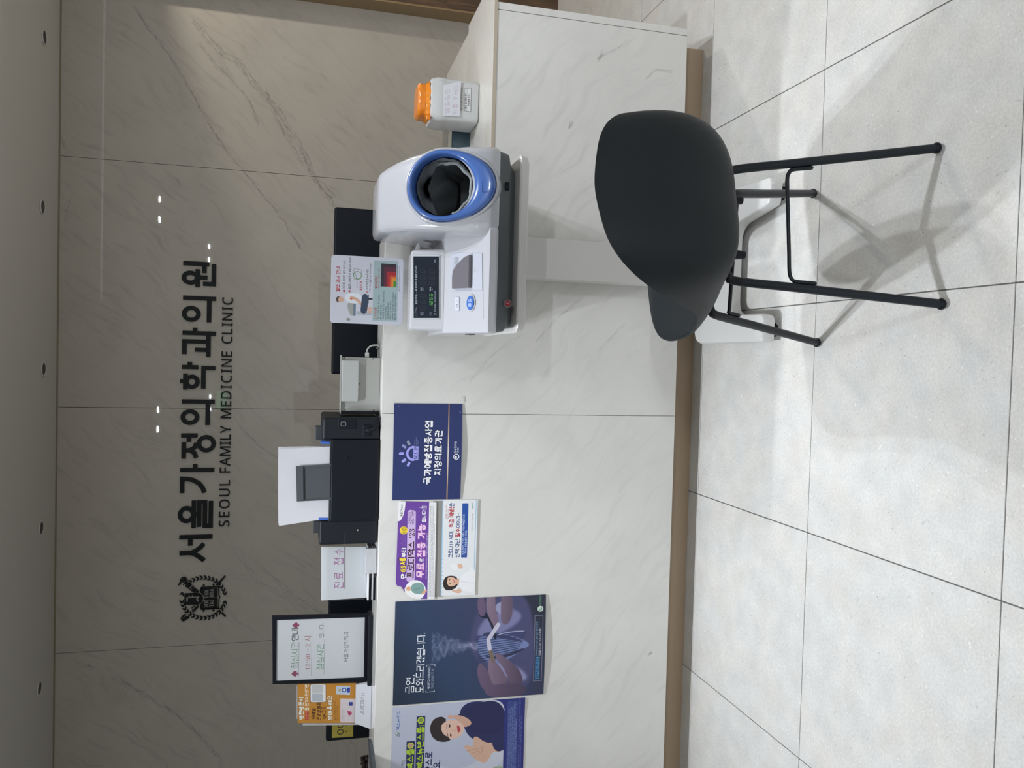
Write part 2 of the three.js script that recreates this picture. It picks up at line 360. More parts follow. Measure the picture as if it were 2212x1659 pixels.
// the wall: veins follow the ones on the real slabs
const WX0 = -2.85, WW = 3.9, WPX = 2048 / WW, WH = Math.round(CEIL * WPX);
const [wallCanvas, wctx] = stoneBase(2048, WH, [194, 188, 178], WW, 2.25, 0.5, 3.1, [0.9, 0.9, 0.92]);
const onWall = (list) => list.map(([x, y]) => { const p = atZ(x, y, WALL_Z); return [(p.x - WX0) * WPX, (CEIL - p.y) * WPX]; });
for (const [pts, w, a] of [
  [[[288, 10], [320, 55], [350, 95], [370, 120], [400, 170], [425, 215], [450, 260], [475, 300], [500, 335], [530, 370], [575, 425], [615, 475], [650, 535]], 5, 0.13],
  [[[415, 45], [450, 85], [480, 120], [510, 130], [540, 170], [575, 210], [610, 255], [645, 310], [680, 385], [720, 430]], 6, 0.16],
  [[[428, 92], [465, 140], [510, 185], [540, 220], [560, 275]], 4, 0.16],
  [[[575, 200], [600, 260], [640, 330], [690, 400], [760, 500]], 5, 0.12],
  [[[240, 1464], [300, 1494], [350, 1524], [395, 1554], [430, 1589], [458, 1622], [490, 1659]], 5, 0.14],
  [[[165, 1429], [205, 1442]], 5, 0.12], [[[565, 1229], [625, 1279], [695, 1329]], 4, 0.12], [[[500, 1180], [560, 1260], [640, 1300], [690, 1350]], 4, 0.09],
  [[[520, 920], [555, 960], [600, 990]], 4, 0.1], [[[560, 560], [600, 640], [640, 700]], 3, 0.08], [[[130, 290], [145, 330]], 3, 0.22], [[[380, 385], [390, 402]], 3, 0.2], [[[150, 430], [140, 480]], 3, 0.12],
  [[[440, 520], [500, 600], [560, 680], [620, 740]], 3, 0.07], [[[250, 920], [300, 1000], [330, 1060]], 3, 0.06]]) paintVein(wctx, onWall(pts), w, a, '74,70,72', 4);
const wallTex = texOf(wallCanvas);
const wallMat = phys({ map: wallTex, roughness: 0.012, ior: 1.5, specularIntensity: 0.8 });
const [frontCanvas, fctx] = stoneBase(2048, 620, [226, 225, 221], 3.75, 0.72, 0.24, 9.4);
const FX0 = -3.35, FW = 3.75, FPX = 2048 / FW;
const onFront = (list) => list.map(([x, y]) => { const p = atZ(x, y, FRONT_Z); return [(p.x - FX0) * FPX, (1.13 - p.y) * FPX]; });
for (const [pts, w, a] of [[[[895, 915], [905, 925], [915, 1000]], 3, 0.25], [[[1300, 120], [1335, 105], [1370, 85]], 3, 0.14], [[[1395, 170], [1420, 150], [1450, 155]], 4, 0.12], [[[1290, 130], [1300, 118]], 5, 0.25], [[[1230, 275], [1235, 262]], 3, 0.4],
  [[[1160, 735], [1200, 690], [1260, 640]], 3, 0.1], [[[1010, 830], [1060, 770], [1130, 720]], 3, 0.09], [[[1398, 1417], [1408, 1409]], 2, 0.6], [[[1290, 760], [1350, 700]], 2, 0.12]]) paintVein(fctx, onFront(pts), w, a, '120,118,118', 3);
const frontTex = texOf(frontCanvas);
const frontMat = phys({ map: frontTex, roughness: 0.28, ior: 1.45 });
const wallUV = (g) => metreUV(g, WW, CEIL, WX0, 0), frontUV = (g) => metreUV(g, FW, 620 / FPX, FX0, 1.13 - 620 / FPX);

// ---- floor of stone tiles ----
const T = 0.6, JOINT = 0.0026;
function tileTexture(seed) {
  const N = 1024, [c, ctx] = canvasOf(N, N), im = ctx.createImageData(N, N);
  for (let j = 0; j < N; j++) for (let i = 0; i < N; i++) {
    const x = i / N, y = j / N, l = 0.045 * fbm(noise, x * 5 + seed, y * 5, 4) + 0.05 * fbm(noise2, x * 60 + seed, y * 60, 2) + 0.03 * (rnd() - 0.5), w = 0.012 * fbm(noise3, x * 3, y * 3 + seed, 3), o = (j * N + i) * 4;
    im.data[o] = 213 * (1 + l + w); im.data[o + 1] = 212 * (1 + l); im.data[o + 2] = 208 * (1 + l - w); im.data[o + 3] = 255;
  }
  ctx.putImageData(im, 0, 0);
  for (let k = 0; k < 1500; k++) {
    const x = rnd() * N, y = rnd() * N, r = 1 + rnd() * rnd() * 5, pale = rnd() < 0.7;
    ctx.fillStyle = pale ? `rgba(238,237,232,${0.25 + 0.5 * rnd()})` : `rgba(160,158,154,${0.12 + 0.32 * rnd()})`;
    ctx.beginPath(); ctx.ellipse(x, y, r, r * (0.4 + 0.6 * rnd()), rnd() * 3, 0, 7); ctx.fill();
  }
  for (let k = 0; k < 30; k++) { ctx.strokeStyle = `rgba(110,107,102,${0.2 + 0.45 * rnd()})`; ctx.lineWidth = 1 + 2 * rnd(); const x = rnd() * N, y = rnd() * N, a = rnd() * 6; ctx.beginPath(); ctx.moveTo(x, y); ctx.lineTo(x + 7 * Math.cos(a), y + 7 * Math.sin(a)); ctx.stroke(); }
  return c;
}
const tileMats = [1.3, 5.9, 11.2].map((s) => { const t = texOf(tileTexture(s)); return std({ map: t, bumpMap: t, bumpScale: 0.0006, roughness: 0.72 }); });
const floor = structure('floor', 'pale grey speckled stone tile floor with thin dark joints', 'floor');
{
  part(floor, 'grout_bed', plainBox(ROOM.x0 - 0.1, ROOM.x1 + 0.1, -0.08, -0.002, WALL_Z - 0.1, ROOM.z1 + 0.1), std({ color: lin(0.13, 0.125, 0.12), roughness: 0.95 }));
  const base = [0, 1, 2, 3].map((q) => {
    const g = new RoundedBoxGeometry(T - JOINT, 0.01, T - JOINT, 1, 0.0012).toNonIndexed(), p = g.attributes.position, uv = g.attributes.uv;
    for (let i = 0; i < p.count; i++) { let u = p.getX(i) / T, v = p.getZ(i) / T; for (let k = 0; k < q; k++) [u, v] = [-v, u]; uv.setXY(i, u + 0.5, v + 0.5); }
    g.translate(0, -0.005, 0);
    return g;
  });
  let n = 0;
  for (let i = -7; i < 5; i++) for (let j = -4; j < 8; j++) {
    const m = new THREE.Mesh(base[Math.floor(rnd() * 4)], tileMats[Math.floor(rnd() * 3)]);
    m.name = n ? 'tile_' + String(n).padStart(3, '0') : 'tile'; n++;
    m.position.set((i + 0.5) * T, (rnd() - 0.5) * 0.0006, (j + 0.5) * T); m.receiveShadow = true; m.castShadow = true; floor.add(m);
  }
}
ROOM.x0 = -4.2; ROOM.x1 = 3.0; ROOM.z1 = 4.8;

// ---- walls, ceiling ----
const plasterMat = std({ color: lin(0.64, 0.63, 0.60), roughness: 0.85 });
const ceilMat = std({ color: lin(0.66, 0.64, 0.59), roughness: 0.9 });
const back = structure('wall_back', 'polished beige marble wall panels behind the reception desk', 'wall');
{
  const seams = [-4.2, -3.452, -2.252, -1.052, 0.148, 1.03];
  for (let i = 0; i < seams.length - 1; i++) part(back, i ? 'panel_' + String(i).padStart(3, '0') : 'panel', wallUV(plainBox(seams[i] + 0.0011, seams[i + 1] - 0.0011, -0.01, CEIL - 0.004, WALL_Z - 0.02, WALL_Z)), wallMat);
  part(back, 'backing', plainBox(-4.3, 3.1, -0.05, CEIL, WALL_Z - 0.1, WALL_Z - 0.018), std({ color: lin(0.12, 0.11, 0.1), roughness: 0.9 }));
}
function wallBox(name, label, ...e) { const g = structure(name, label, 'wall'); part(g, 'plaster', plainBox(...e), plasterMat); return g; }
wallBox('wall_left', 'plain plaster wall closing the lobby on one side', -4.3, -4.2, -0.05, CEIL, WALL_Z - 0.1, 4.9);
wallBox('wall_right', 'plain plaster wall at the end of the passage', 3.0, 3.1, -0.05, CEIL, WALL_Z - 0.1, 4.9);
wallBox('wall_front', 'plain plaster wall facing the reception desk', -4.3, 3.1, -0.05, CEIL, 4.8, 4.9);
const ceiling = structure('ceiling', 'flat matt off-white ceiling', 'ceiling');
part(ceiling, 'ceiling_board', plainBox(-4.3, 3.1, CEIL, CEIL + 0.1, WALL_Z - 0.1, 4.9), ceilMat);
part(ceiling, 'shadow_gap_trim', box(-4.2, 1.03, CEIL - 0.006, CEIL, WALL_Z, WALL_Z + 0.006, 0.001), std({ color: lin(0.28, 0.25, 0.17), roughness: 0.5, metalness: 0.3 }));

// wood-clad projection beside the marble, its lit side face coloured lighter
const woodMat = (() => {
  const [c, ctx] = canvasOf(512, 512), im = ctx.createImageData(512, 512);
  for (let j = 0; j < 512; j++) for (let i = 0; i < 512; i++) { const g = fbm(noise, i * 0.05, j * 0.004, 4), d = 1 + 0.35 * g, o = (j * 512 + i) * 4; im.data[o] = 98 * d; im.data[o + 1] = 76 * d; im.data[o + 2] = 58 * d; im.data[o + 3] = 255; }
  ctx.putImageData(im, 0, 0);
  const t = texOf(c); t.wrapS = t.wrapT = THREE.RepeatWrapping;
  return std({ map: t, roughness: 0.5 });
})();
const litSideMat = std({ color: lin(0.36, 0.25, 0.13), roughness: 0.42, metalness: 0.15 });  // light falling on the side of the wood, put into its colour
const proj = structure('wall_alcove', 'dark brown wood clad wall beside the marble', 'wall');
part(proj, 'wood_panel', metreUV(plainBox(1.036, 3.0, 0, CEIL, WALL_Z, -2.33), 0.6, 0.6), woodMat);
part(proj, 'lit_side_face', box(1.028, 1.038, 0, CEIL, WALL_Z, -2.326, 0.002), litSideMat, 'wood side face with its lit golden tone painted in');

// ---- reception counter ----
const toeMat = std({ color: lin(0.42, 0.315, 0.22), roughness: 0.5 });
const topMat = (() => {
  const N = 512, [c, ctx] = canvasOf(N, N), im = ctx.createImageData(N, N);
  for (let j = 0; j < N; j++) for (let i = 0; i < N; i++) { const l = 1 + 0.02 * fbm(noise, i * 0.02, j * 0.02, 3) + 0.05 * (rnd() - 0.5), o = (j * N + i) * 4; im.data[o] = 212 * l; im.data[o + 1] = 209 * l; im.data[o + 2] = 202 * l; im.data[o + 3] = 255; }
  ctx.putImageData(im, 0, 0);
  const t = texOf(c); t.wrapS = t.wrapT = THREE.RepeatWrapping;
  return phys({ map: t, roughness: 0.22 });
})();
const edgeMat = std({ color: lin(0.5, 0.43, 0.34), roughness: 0.55 });
const carcassMat = std({ color: lin(0.55, 0.53, 0.5), roughness: 0.8 });
const TOE_Z = -0.664;
const counter = thing('reception_counter', 'tall white marble reception counter with brown recessed plinth', 'counter', V3(-1.85, 0, -0.67));
part(counter, 'front_panel', frontUV(plainBox(-3.3, -0.9388, 0.103, LEDGE_Y - 0.001, FRONT_Z - 0.02, FRONT_Z)), frontMat);
part(counter, 'front_panel_001', frontUV(plainBox(-0.9372, TALL_END, 0.103, LEDGE_Y - 0.001, FRONT_Z - 0.02, FRONT_Z)), frontMat);
part(counter, 'ledge', frontUV(box(-3.3, TALL_END, LEDGE_Y - 0.02, LEDGE_Y, LEDGE_BACK, FRONT_Z - 0.0205, 0.001)), phys({ map: frontTex, roughness: 0.12 }));
part(counter, 'carcass', plainBox(-3.3, TALL_END - 0.001, 0.105, LEDGE_Y - 0.021, LEDGE_BACK + 0.005, FRONT_Z - 0.021), carcassMat);
part(counter, 'plinth', box(-3.3, TALL_END, 0, 0.104, LEDGE_BACK + 0.03, TOE_Z, 0.001), toeMat, 'brown plinth');
const desk = thing('low_desk', 'low white marble desk section joined to the tall counter', 'desk', V3(-0.05, 0, -0.98));
part(desk, 'front_panel', frontUV(plainBox(TALL_END + 0.001, 0.2925, 0.103, LOW_Y - 0.013, FRONT_Z - 0.02, FRONT_Z)), frontMat);
part(desk, 'end_strip', frontUV(plainBox(0.2945, DESK_END, 0.103, LOW_Y - 0.013, FRONT_Z - 0.02, FRONT_Z)), frontMat);
part(desk, 'end_panel', frontUV(plainBox(0.2945, DESK_END, 0.103, LOW_Y - 0.013, -1.36, FRONT_Z - 0.0205)), frontMat);
part(desk, 'carcass', plainBox(TALL_END + 0.001, 0.293, 0.105, LOW_Y - 0.014, -0.63, FRONT_Z - 0.021), carcassMat);
part(desk, 'plinth', box(TALL_END + 0.001, 0.292, 0, 0.104, -1.3, TOE_Z, 0.001), toeMat, 'brown plinth');
{
  const outline = [[-3.3, -0.776], [-0.408, -0.776], [-0.408, -0.5795], [0.40, -0.5795], [0.40, -0.978], [0.375, -0.978], [0.375, -1.42], [-3.3, -1.42]];
  const s = new THREE.Shape(outline.map(([x, z]) => new THREE.Vector2(x, -z)));
  const g = new THREE.ExtrudeGeometry(s, { depth: 0.011, bevelEnabled: true, bevelSize: 0.0008, bevelThickness: 0.0008, bevelSegments: 2, bevelOffset: -0.0008 });
  g.rotateX(-Math.PI / 2); g.translate(0, LOW_Y - 0.0118, 0);
  const w = thing('desk_worktop', 'pale beige desk worktop with tan edge under the orange lidded jar', 'worktop', V3(-0.9, LOW_Y - 0.012, -1));
  part(w, 'top', metreUV(g, 0.5, 0.5), topMat);
  part(w, 'edge_band', box(-0.406, 0.40, LOW_Y - 0.0118, LOW_Y - 0.0016, -0.5796, -0.5786, 0.0002), edgeMat, 'tan edge band');
}
const legDesk = thing('desk_pedestal', 'grey pedestal carrying the worktop behind the tall counter', 'cabinet', V3(-2.9, 0, -1.1));
part(legDesk, 'body', box(-3.25, -2.6, 0.0, LOW_Y - 0.0125, -1.38, -0.82, 0.003), carcassMat);

// ---- ceiling fittings ----
const lensMat = std({ color: 0xffffff, emissive: 0xffffff, emissiveIntensity: 30, roughness: 0.4 });
const trimWhite = std({ color: lin(0.7, 0.7, 0.7), roughness: 0.5 });
function twinDownlight([x, z], label, nits, beam) {
  const g = thing('twin_downlight', label, 'downlight', V3(x, CEIL, z), 'twin ceiling downlights');
  part(g, 'housing', box(x - 0.17, x + 0.17, LAMP_Y + 0.003, CEIL - 0.0002, z - 0.085, z + 0.085, 0.004), trimWhite);
  for (const s of [-1, 1]) {
    const lens = new THREE.CylinderGeometry(0.024, 0.024, 0.0015, 32); lens.translate(x + s * 0.076, LAMP_Y + 0.0015, z);
    part(g, 'lens', lens, lensMat, 'glowing lens').castShadow = false;
    const l = new THREE.RectAreaLight(0xf3f8ff, nits, 0.04, 0.04); l.position.set(s * 0.076, LAMP_Y - CEIL - 0.003, 0); l.rotation.set(-Math.PI / 2, 0, 0); g.add(l);
    if (beam) { const b = new THREE.SpotLight(0xf3f8ff, beam, 0, 40 * Math.PI / 180, 1, 2); b.position.set(s * 0.076, LAMP_Y - CEIL - 0.004, 0); b.target.position.set(s * 0.076, -2, 0); b.castShadow = true; b.shadow.radius = 1.5; g.add(b, b.target); }
  }
}
twinDownlight(TWINS[0], 'twin downlight in the ceiling over the low desk side', LAMP_NITS, BEAM * 0.56);
twinDownlight(TWINS[1], 'twin downlight in the ceiling over the tall counter side', LAMP_NITS, BEAM * 1.12);
twinDownlight(TWINS[2], 'twin downlight by the far lobby wall, low desk side', FAR_NITS);
twinDownlight(TWINS[3], 'twin downlight by the far lobby wall, tall counter side', FAR_NITS);
{
  const g = thing('passage_downlight', 'round recessed downlight in the passage ceiling beside the marble wall', 'downlight', V3(1.7, CEIL, -1.55));
  const ring = new THREE.TorusGeometry(0.055, 0.006, 10, 40); ring.rotateX(Math.PI / 2); ring.translate(1.7, CEIL - 0.004, -1.55); part(g, 'ring', ring, trimWhite);
  const lens = new THREE.CylinderGeometry(0.05, 0.05, 0.004, 32); lens.translate(1.7, CEIL - 0.003, -1.55); part(g, 'lens', lens, std({ color: 0xffffff, emissive: 0xfff1dc, emissiveIntensity: 20 }), 'glowing lens').castShadow = false;
  const s = new THREE.SpotLight(0xfff3e4, 4.6, 0, 71.5 * Math.PI / 180, 0.1, 2); s.position.set(0, -0.012, 0); s.target.position.set(0, -1, 0); s.castShadow = true; s.shadow.radius = 1.5; g.add(s, s.target);
}
{
  const m = single('linear_strip_light', 'thin linear strip light on the ceiling facing the marble wall', 'strip light', box(-0.5, 2.4, CEIL - 0.016, CEIL - 0.0002, -1.635, -1.622, 0.002), trimWhite);
  const glow = part(m, 'diffuser', plainBox(-0.48, 2.38, CEIL - 0.014, CEIL - 0.003, -1.6375, -1.6352), std({ color: 0xffffff, emissive: 0xeaf0ff, emissiveIntensity: 0.55 }), 'glowing diffuser');
  const l = new THREE.RectAreaLight(0xeaf0ff, 0.55, 2.86, 0.011); l.position.set(0, 0.0076, -0.0115); l.rotation.set(0, 0, 0); m.add(l);
}
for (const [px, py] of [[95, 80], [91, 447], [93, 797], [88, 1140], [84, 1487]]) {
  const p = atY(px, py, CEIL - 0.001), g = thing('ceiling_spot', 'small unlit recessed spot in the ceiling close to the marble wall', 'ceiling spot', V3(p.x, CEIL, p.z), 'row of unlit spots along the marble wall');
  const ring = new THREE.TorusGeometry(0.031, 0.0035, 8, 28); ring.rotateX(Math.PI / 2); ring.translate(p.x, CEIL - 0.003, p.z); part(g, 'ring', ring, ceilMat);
  const c = new THREE.CylinderGeometry(0.029, 0.029, 0.003, 24); c.translate(p.x, CEIL - 0.0022, p.z); part(g, 'recess_shade_disc', c, std({ color: lin(0.03, 0.03, 0.03), roughness: 0.4 }), 'dark disc painting the shade inside the recess');  // flat disc, the shade of the recess put into its dark colour
}
// things on the far side of the lobby that the marble mirrors
{
  const mirror = (px, py, z) => { const p = atZ(px, py, 2 * WALL_Z - z); return V3(p.x, p.y, z); };
  const a = mirror(468, 882, 3.1), b = mirror(490, 846, 3.1);
  const g = thing('exit_sign', 'small green lit exit sign hanging from the lobby ceiling', 'exit sign', V3((a.x + b.x) / 2, b.y, 3.1));
  part(g, 'case', box(a.x - 0.02, b.x + 0.02, b.y - 0.02, a.y + 0.02, 3.1, 3.14, 0.004), trimWhite);
  part(g, 'face', plainBox(a.x, b.x, b.y, a.y, 3.095, 3.0985), std({ color: lin(0.05, 0.4, 0.2), emissive: lin(0.1, 0.9, 0.4), emissiveIntensity: 1.6 }), 'green lit face');
  part(g, 'rod', rod(V3((a.x + b.x) / 2, a.y + 0.018, 3.12), V3((a.x + b.x) / 2, CEIL, 3.12), 0.006), trimWhite);
  const c = mirror(640, 910, 4.79), d = mirror(672, 798, 4.79);
  const n = thing('wall_notice', 'pale rectangular notice board on the lobby wall facing the desk', 'notice board', V3((c.x + d.x) / 2, d.y, 4.79));
  part(n, 'board', box(c.x, d.x, d.y, c.y, 4.785, 4.7995, 0.003), std({ color: lin(0.86, 0.88, 0.9), roughness: 0.6 }));
}

// =====================  LETTERING AND CREST ON THE MARBLE  =====================
const letterMat = phys({ color: lin(0.012, 0.0145, 0.0155), roughness: 0.5, specularIntensity: 0.35 });
const LZ0 = WALL_Z + 0.0004, LZ1 = WALL_Z + 0.012;
const extrude = (shapes, z0, z1) => { const g = new THREE.ExtrudeGeometry(shapes, { depth: z1 - z0, bevelEnabled: false, curveSegments: 24 }); g.translate(0, 0, z0); return g; };
{
  const c = atZ(430, 890, WALL_Z);
  const sign = thing('clinic_sign', 'large black raised Korean letters naming the clinic on the marble wall', 'sign', V3(c.x, c.y - 0.08, WALL_Z));
  // left, right edges and top, bottom in photo pixels (the picture lies on its side)
  const UI = [{ e: [0.31, 0.275, 0.31, 0.275] }, { p: [[0, 0.8], [0.92, 0.8]] }, { p: [[0.93, 0.03], [0.93, 1]] }];
  const STROKES = {                                                  // read off the cut letters: x to the right, y down, e is an outer ellipse
    '원': [{ e: [0.36, 0.26, 0.28, 0.255] }, { p: [[0, 0.47], [0.71, 0.47]] }, { p: [[0.39, 0.47], [0.39, 0.75]] }, { p: [[0.575, 0.66], [0.93, 0.66]] }, { p: [[0.93, 0.05], [0.93, 0.8]] }, { p: [[0.14, 0.63], [0.14, 0.94], [0.95, 0.94]] }],
    '의': UI, '과': [{ p: [[0.07, 0.06], [0.52, 0.06], [0.52, 0.76]] }, { p: [[0.235, 0.38], [0.235, 0.76]] }, { p: [[0, 0.78], [0.8, 0.78]] }, { p: [[0.81, 0], [0.81, 1]] }, { p: [[0.81, 0.37], [1, 0.37]] }],
    '학': [{ p: [[0.295, 0], [0.295, 0.13]] }, { p: [[0, 0.15], [0.575, 0.15]] }, { e: [0.28, 0.335, 0.26, 0.22] }, { p: [[0.81, 0.05], [0.81, 0.51]] }, { p: [[0.81, 0.27], [1, 0.27]] }, { p: [[0.04, 0.66], [0.79, 0.66], [0.79, 1]] }],
    '정': [{ p: [[0, 0.075], [0.65, 0.075]] }, { p: [[0.33, 0.08], [0.33, 0.25], [0.22, 0.38], [0.03, 0.44]] }, { p: [[0.33, 0.24], [0.44, 0.38], [0.62, 0.44]] }, { p: [[0.92, 0], [0.92, 0.465]] }, { p: [[0.66, 0.22], [0.92, 0.22]] }, { e: [0.595, 0.72, 0.345, 0.275] }],
    '가': [{ p: [[0.01, 0.06], [0.5, 0.06], [0.49, 0.22], [0.45, 0.38], [0.33, 0.56], [0.17, 0.67], [0.01, 0.715]] }, { p: [[0.8, 0], [0.8, 1]] }, { p: [[0.8, 0.435], [1, 0.435]] }],
    '울': [{ e: [0.49, 0.25, 0.305, 0.25] }, { p: [[0, 0.455], [1, 0.455]] }, { p: [[0.49, 0.45], [0.49, 0.62]] }, { p: [[0.04, 0.61], [0.93, 0.61], [0.93, 0.775], [0.07, 0.775], [0.07, 0.945], [0.97, 0.945]] }],
    '서': [{ p: [[0.33, 0.01], [0.33, 0.3], [0.31, 0.42], [0.2, 0.58], [0.03, 0.76]] }, { p: [[0.33, 0.36], [0.42, 0.52], [0.53, 0.64], [0.66, 0.74]] }, { p: [[0.93, 0], [0.93, 1]] }, { p: [[0.61, 0.33], [0.93, 0.33]] }],
  };
  for (const [ch, x0, x1, y0, y1] of [['원', 393, 466, 564.5, 622], ['의', 394, 466, 639, 697], ['과', 395, 465.5, 707, 771], ['학', 390, 464.7, 781, 842], ['의', 391, 463, 863, 918], ['정', 392, 466, 936, 990], ['가', 390, 462, 1002.5, 1064], ['울', 385, 459, 1081, 1139], ['서', 388, 458, 1156, 1211]].reverse()) {
    const a = atZ(x1, y1, WALL_Z), b = atZ(x0, y0, WALL_Z);
    part(sign, 'letter', letterShapes(STROKES[ch], a.x, b.x, a.y, b.y, 0.0205, true).map((sh, k) => extrude(sh, LZ0, LZ1 + k * 0.00012)), letterMat);
  }
  const font = await new FontLoader().loadAsync('fonts/droid/droid_sans_regular.typeface.json');
  const d = atZ(500, 890, WALL_Z);
  const sub = thing('clinic_name_line', 'row of small black raised Latin capitals under the Korean clinic name', 'sign', V3(d.x, d.y - 0.03, WALL_Z));
  const base = (y) => 495 + (1136.5 - y) / (1136.5 - 642.7) * 8;         // baseline in photo pixels
  const capUnits = (() => { const g = new THREE.ShapeGeometry(font.generateShapes('I', 100)); g.computeBoundingBox(); return g.boundingBox.max.y; })();
  for (const [word, yl, yr] of [['SEOUL', 1136.5, 1036.7], ['FAMILY', 1020.5, 919.5], ['MEDICINE', 903.7, 759.4], ['CLINIC', 742.7, 642.7]]) {
    const L = atZ(base(yl), yl, WALL_Z), R = atZ(base(yr), yr, WALL_Z), capH = atZ(base(yl) - 22.3, yl, WALL_Z).y - L.y;
    const size = 100, gl = [...word].map((ch) => { const s = font.generateShapes(ch, size), g = new THREE.ExtrudeGeometry(s, { depth: 1, bevelEnabled: false, curveSegments: 6 }); g.computeBoundingBox(); return g; });
    const k = capH / capUnits, kx = k * 1.04;
    const wsum = gl.reduce((s, g) => s + (g.boundingBox.max.x - g.boundingBox.min.x) * kx, 0), gap = (R.x - L.x - wsum) / (gl.length - 1);
    let x = L.x;
    gl.forEach((g) => {
      const w = (g.boundingBox.max.x - g.boundingBox.min.x) * kx, t = (x - L.x) / (R.x - L.x);
      g.translate(-g.boundingBox.min.x, 0, 0); g.scale(kx, k, LZ1 - LZ0 - 0.002); g.translate(x, L.y + (R.y - L.y) * t, LZ0);
      part(sub, 'letter', g, letterMat); x += w + gap;
    });
  }
}
{
  const Z = (zx, zy) => { const p = atZ(375 + zx / 13.6, 1228 + zy / 13.6, WALL_Z); return new THREE.Vector2(p.x, p.y); };
  const poly = (l) => new THREE.Shape(l.map(([a, b]) => Z(a, b)));
  const line = (a, b, w) => { const dx = b[0] - a[0], dy = b[1] - a[1], l = Math.hypot(dx, dy), nx = -dy / l * w / 2, ny = dx / l * w / 2; return poly([[a[0] + nx, a[1] + ny], [b[0] + nx, b[1] + ny], [b[0] - nx, b[1] - ny], [a[0] - nx, a[1] - ny]]); };
  const dot = (x, y, r) => poly(Array.from({ length: 14 }, (_, i) => [x + r * Math.cos(i * 0.4488), y + r * Math.sin(i * 0.4488)]));
  const leaf = (x, y, ang, len, wid) => poly(Array.from({ length: 12 }, (_, i) => { const t = i < 6 ? i / 6 : (12 - i) / 6, s = i < 6 ? 1 : -1, w = s * wid * Math.sin(Math.PI * Math.pow(t, 0.8)), l = t * len; return [x + l * Math.cos(ang) - w * Math.sin(ang), y + l * Math.sin(ang) + w * Math.cos(ang)]; }));
  const c = Z(850, 860);
  const crest = thing('university_crest', 'black raised crest of a shield, open book, torch and quill within a laurel wreath', 'crest', V3(c.x, Z(1600, 860).y, WALL_Z));
  const leaves = [];
  for (const s of [-1, 1]) for (let i = 0; i < 16; i++) {
    const a = (8 + i * 10.4) * Math.PI / 180, x = 880 + 640 * Math.cos(a), y = 855 + s * 590 * Math.sin(a);
    const tx = -640 * Math.sin(a), ty = s * 590 * Math.cos(a), t = Math.atan2(ty, tx);
    if (x < 520 && y < 640 && y > 300 && s < 0 && i > 12) { /* torch covers these */ continue; }
    leaves.push(leaf(x, y, t + 0.55, 125, 21), leaf(x, y, t - 0.55, 125, 21));
  }
  for (const l of leaves) part(crest, 'laurel_leaf', extrude(l, LZ0, LZ1 - 0.003), letterMat);
  const shield = poly([[325, 725], [325, 1050], [690, 1045], [760, 1030], [830, 980], [868, 900], [868, 850], [830, 770], [760, 725], [690, 715]]);
  shield.holes.push(new THREE.Path([[370, 825], [440, 820], [445, 768], [488, 766], [490, 815], [530, 812], [533, 764], [583, 762], [586, 808], [778, 800], [722, 880], [755, 958], [730, 988], [642, 905], [690, 855], [430, 870], [425, 970], [370, 980]].map(([a, b]) => Z(a, b))));
  part(crest, 'shield', extrude(shield, LZ0, LZ1), letterMat);
  const book = part(crest, 'book', extrude([poly([[780, 590], [800, 575], [1288, 558], [1290, 828], [905, 842], [880, 770], [820, 705], [780, 690]]), poly([[905, 875], [1290, 856], [1290, 1140], [790, 1160], [780, 1055], [840, 1010], [885, 950]]),
    line([805, 545], [1330, 520], 22), line([1325, 515], [1337, 800], 24), line([1335, 790], [1362, 832], 22), line([1362, 828], [1335, 880], 22), line([1337, 870], [1325, 1165], 24), line([1335, 1160], [805, 1192], 22)], LZ0, LZ1), letterMat);
  const bold = await new FontLoader().loadAsync('fonts/droid/droid_sans_bold.typeface.json');
  const glyphs = [];
  for (const [str, x0, x1, yl, yr] of [['VERI', 915, 1030, 1120, 895], ['TAS', 1060, 1185, 1100, 895], ['LUX', 915, 1035, 820, 600], ['MEA', 1065, 1185, 815, 580]]) {
    const A = Z(x1, yl), B = Z(x0, yr), g = new THREE.ExtrudeGeometry(bold.generateShapes(str, 100), { depth: 0.0012, bevelEnabled: false, curveSegments: 4 });
    g.computeBoundingBox(); const b = g.boundingBox;
    g.translate(-b.min.x, -b.min.y, 0); g.scale((B.x - A.x) / (b.max.x - b.min.x), (B.y - A.y) / (b.max.y - b.min.y), 1); g.translate(A.x, A.y, LZ1 + 0.0001); glyphs.push(g);
  }
  part(book, 'motto', glyphs, std({ color: lin(0.3, 0.29, 0.27), roughness: 0.6 }), 'grey motto lettering');
  for (const [a, b] of [[890, 480], [1175, 465], [888, 1232], [1170, 1218]]) part(crest, 'book_clasp', extrude(dot(a, b, 27), LZ0, LZ1), letterMat);
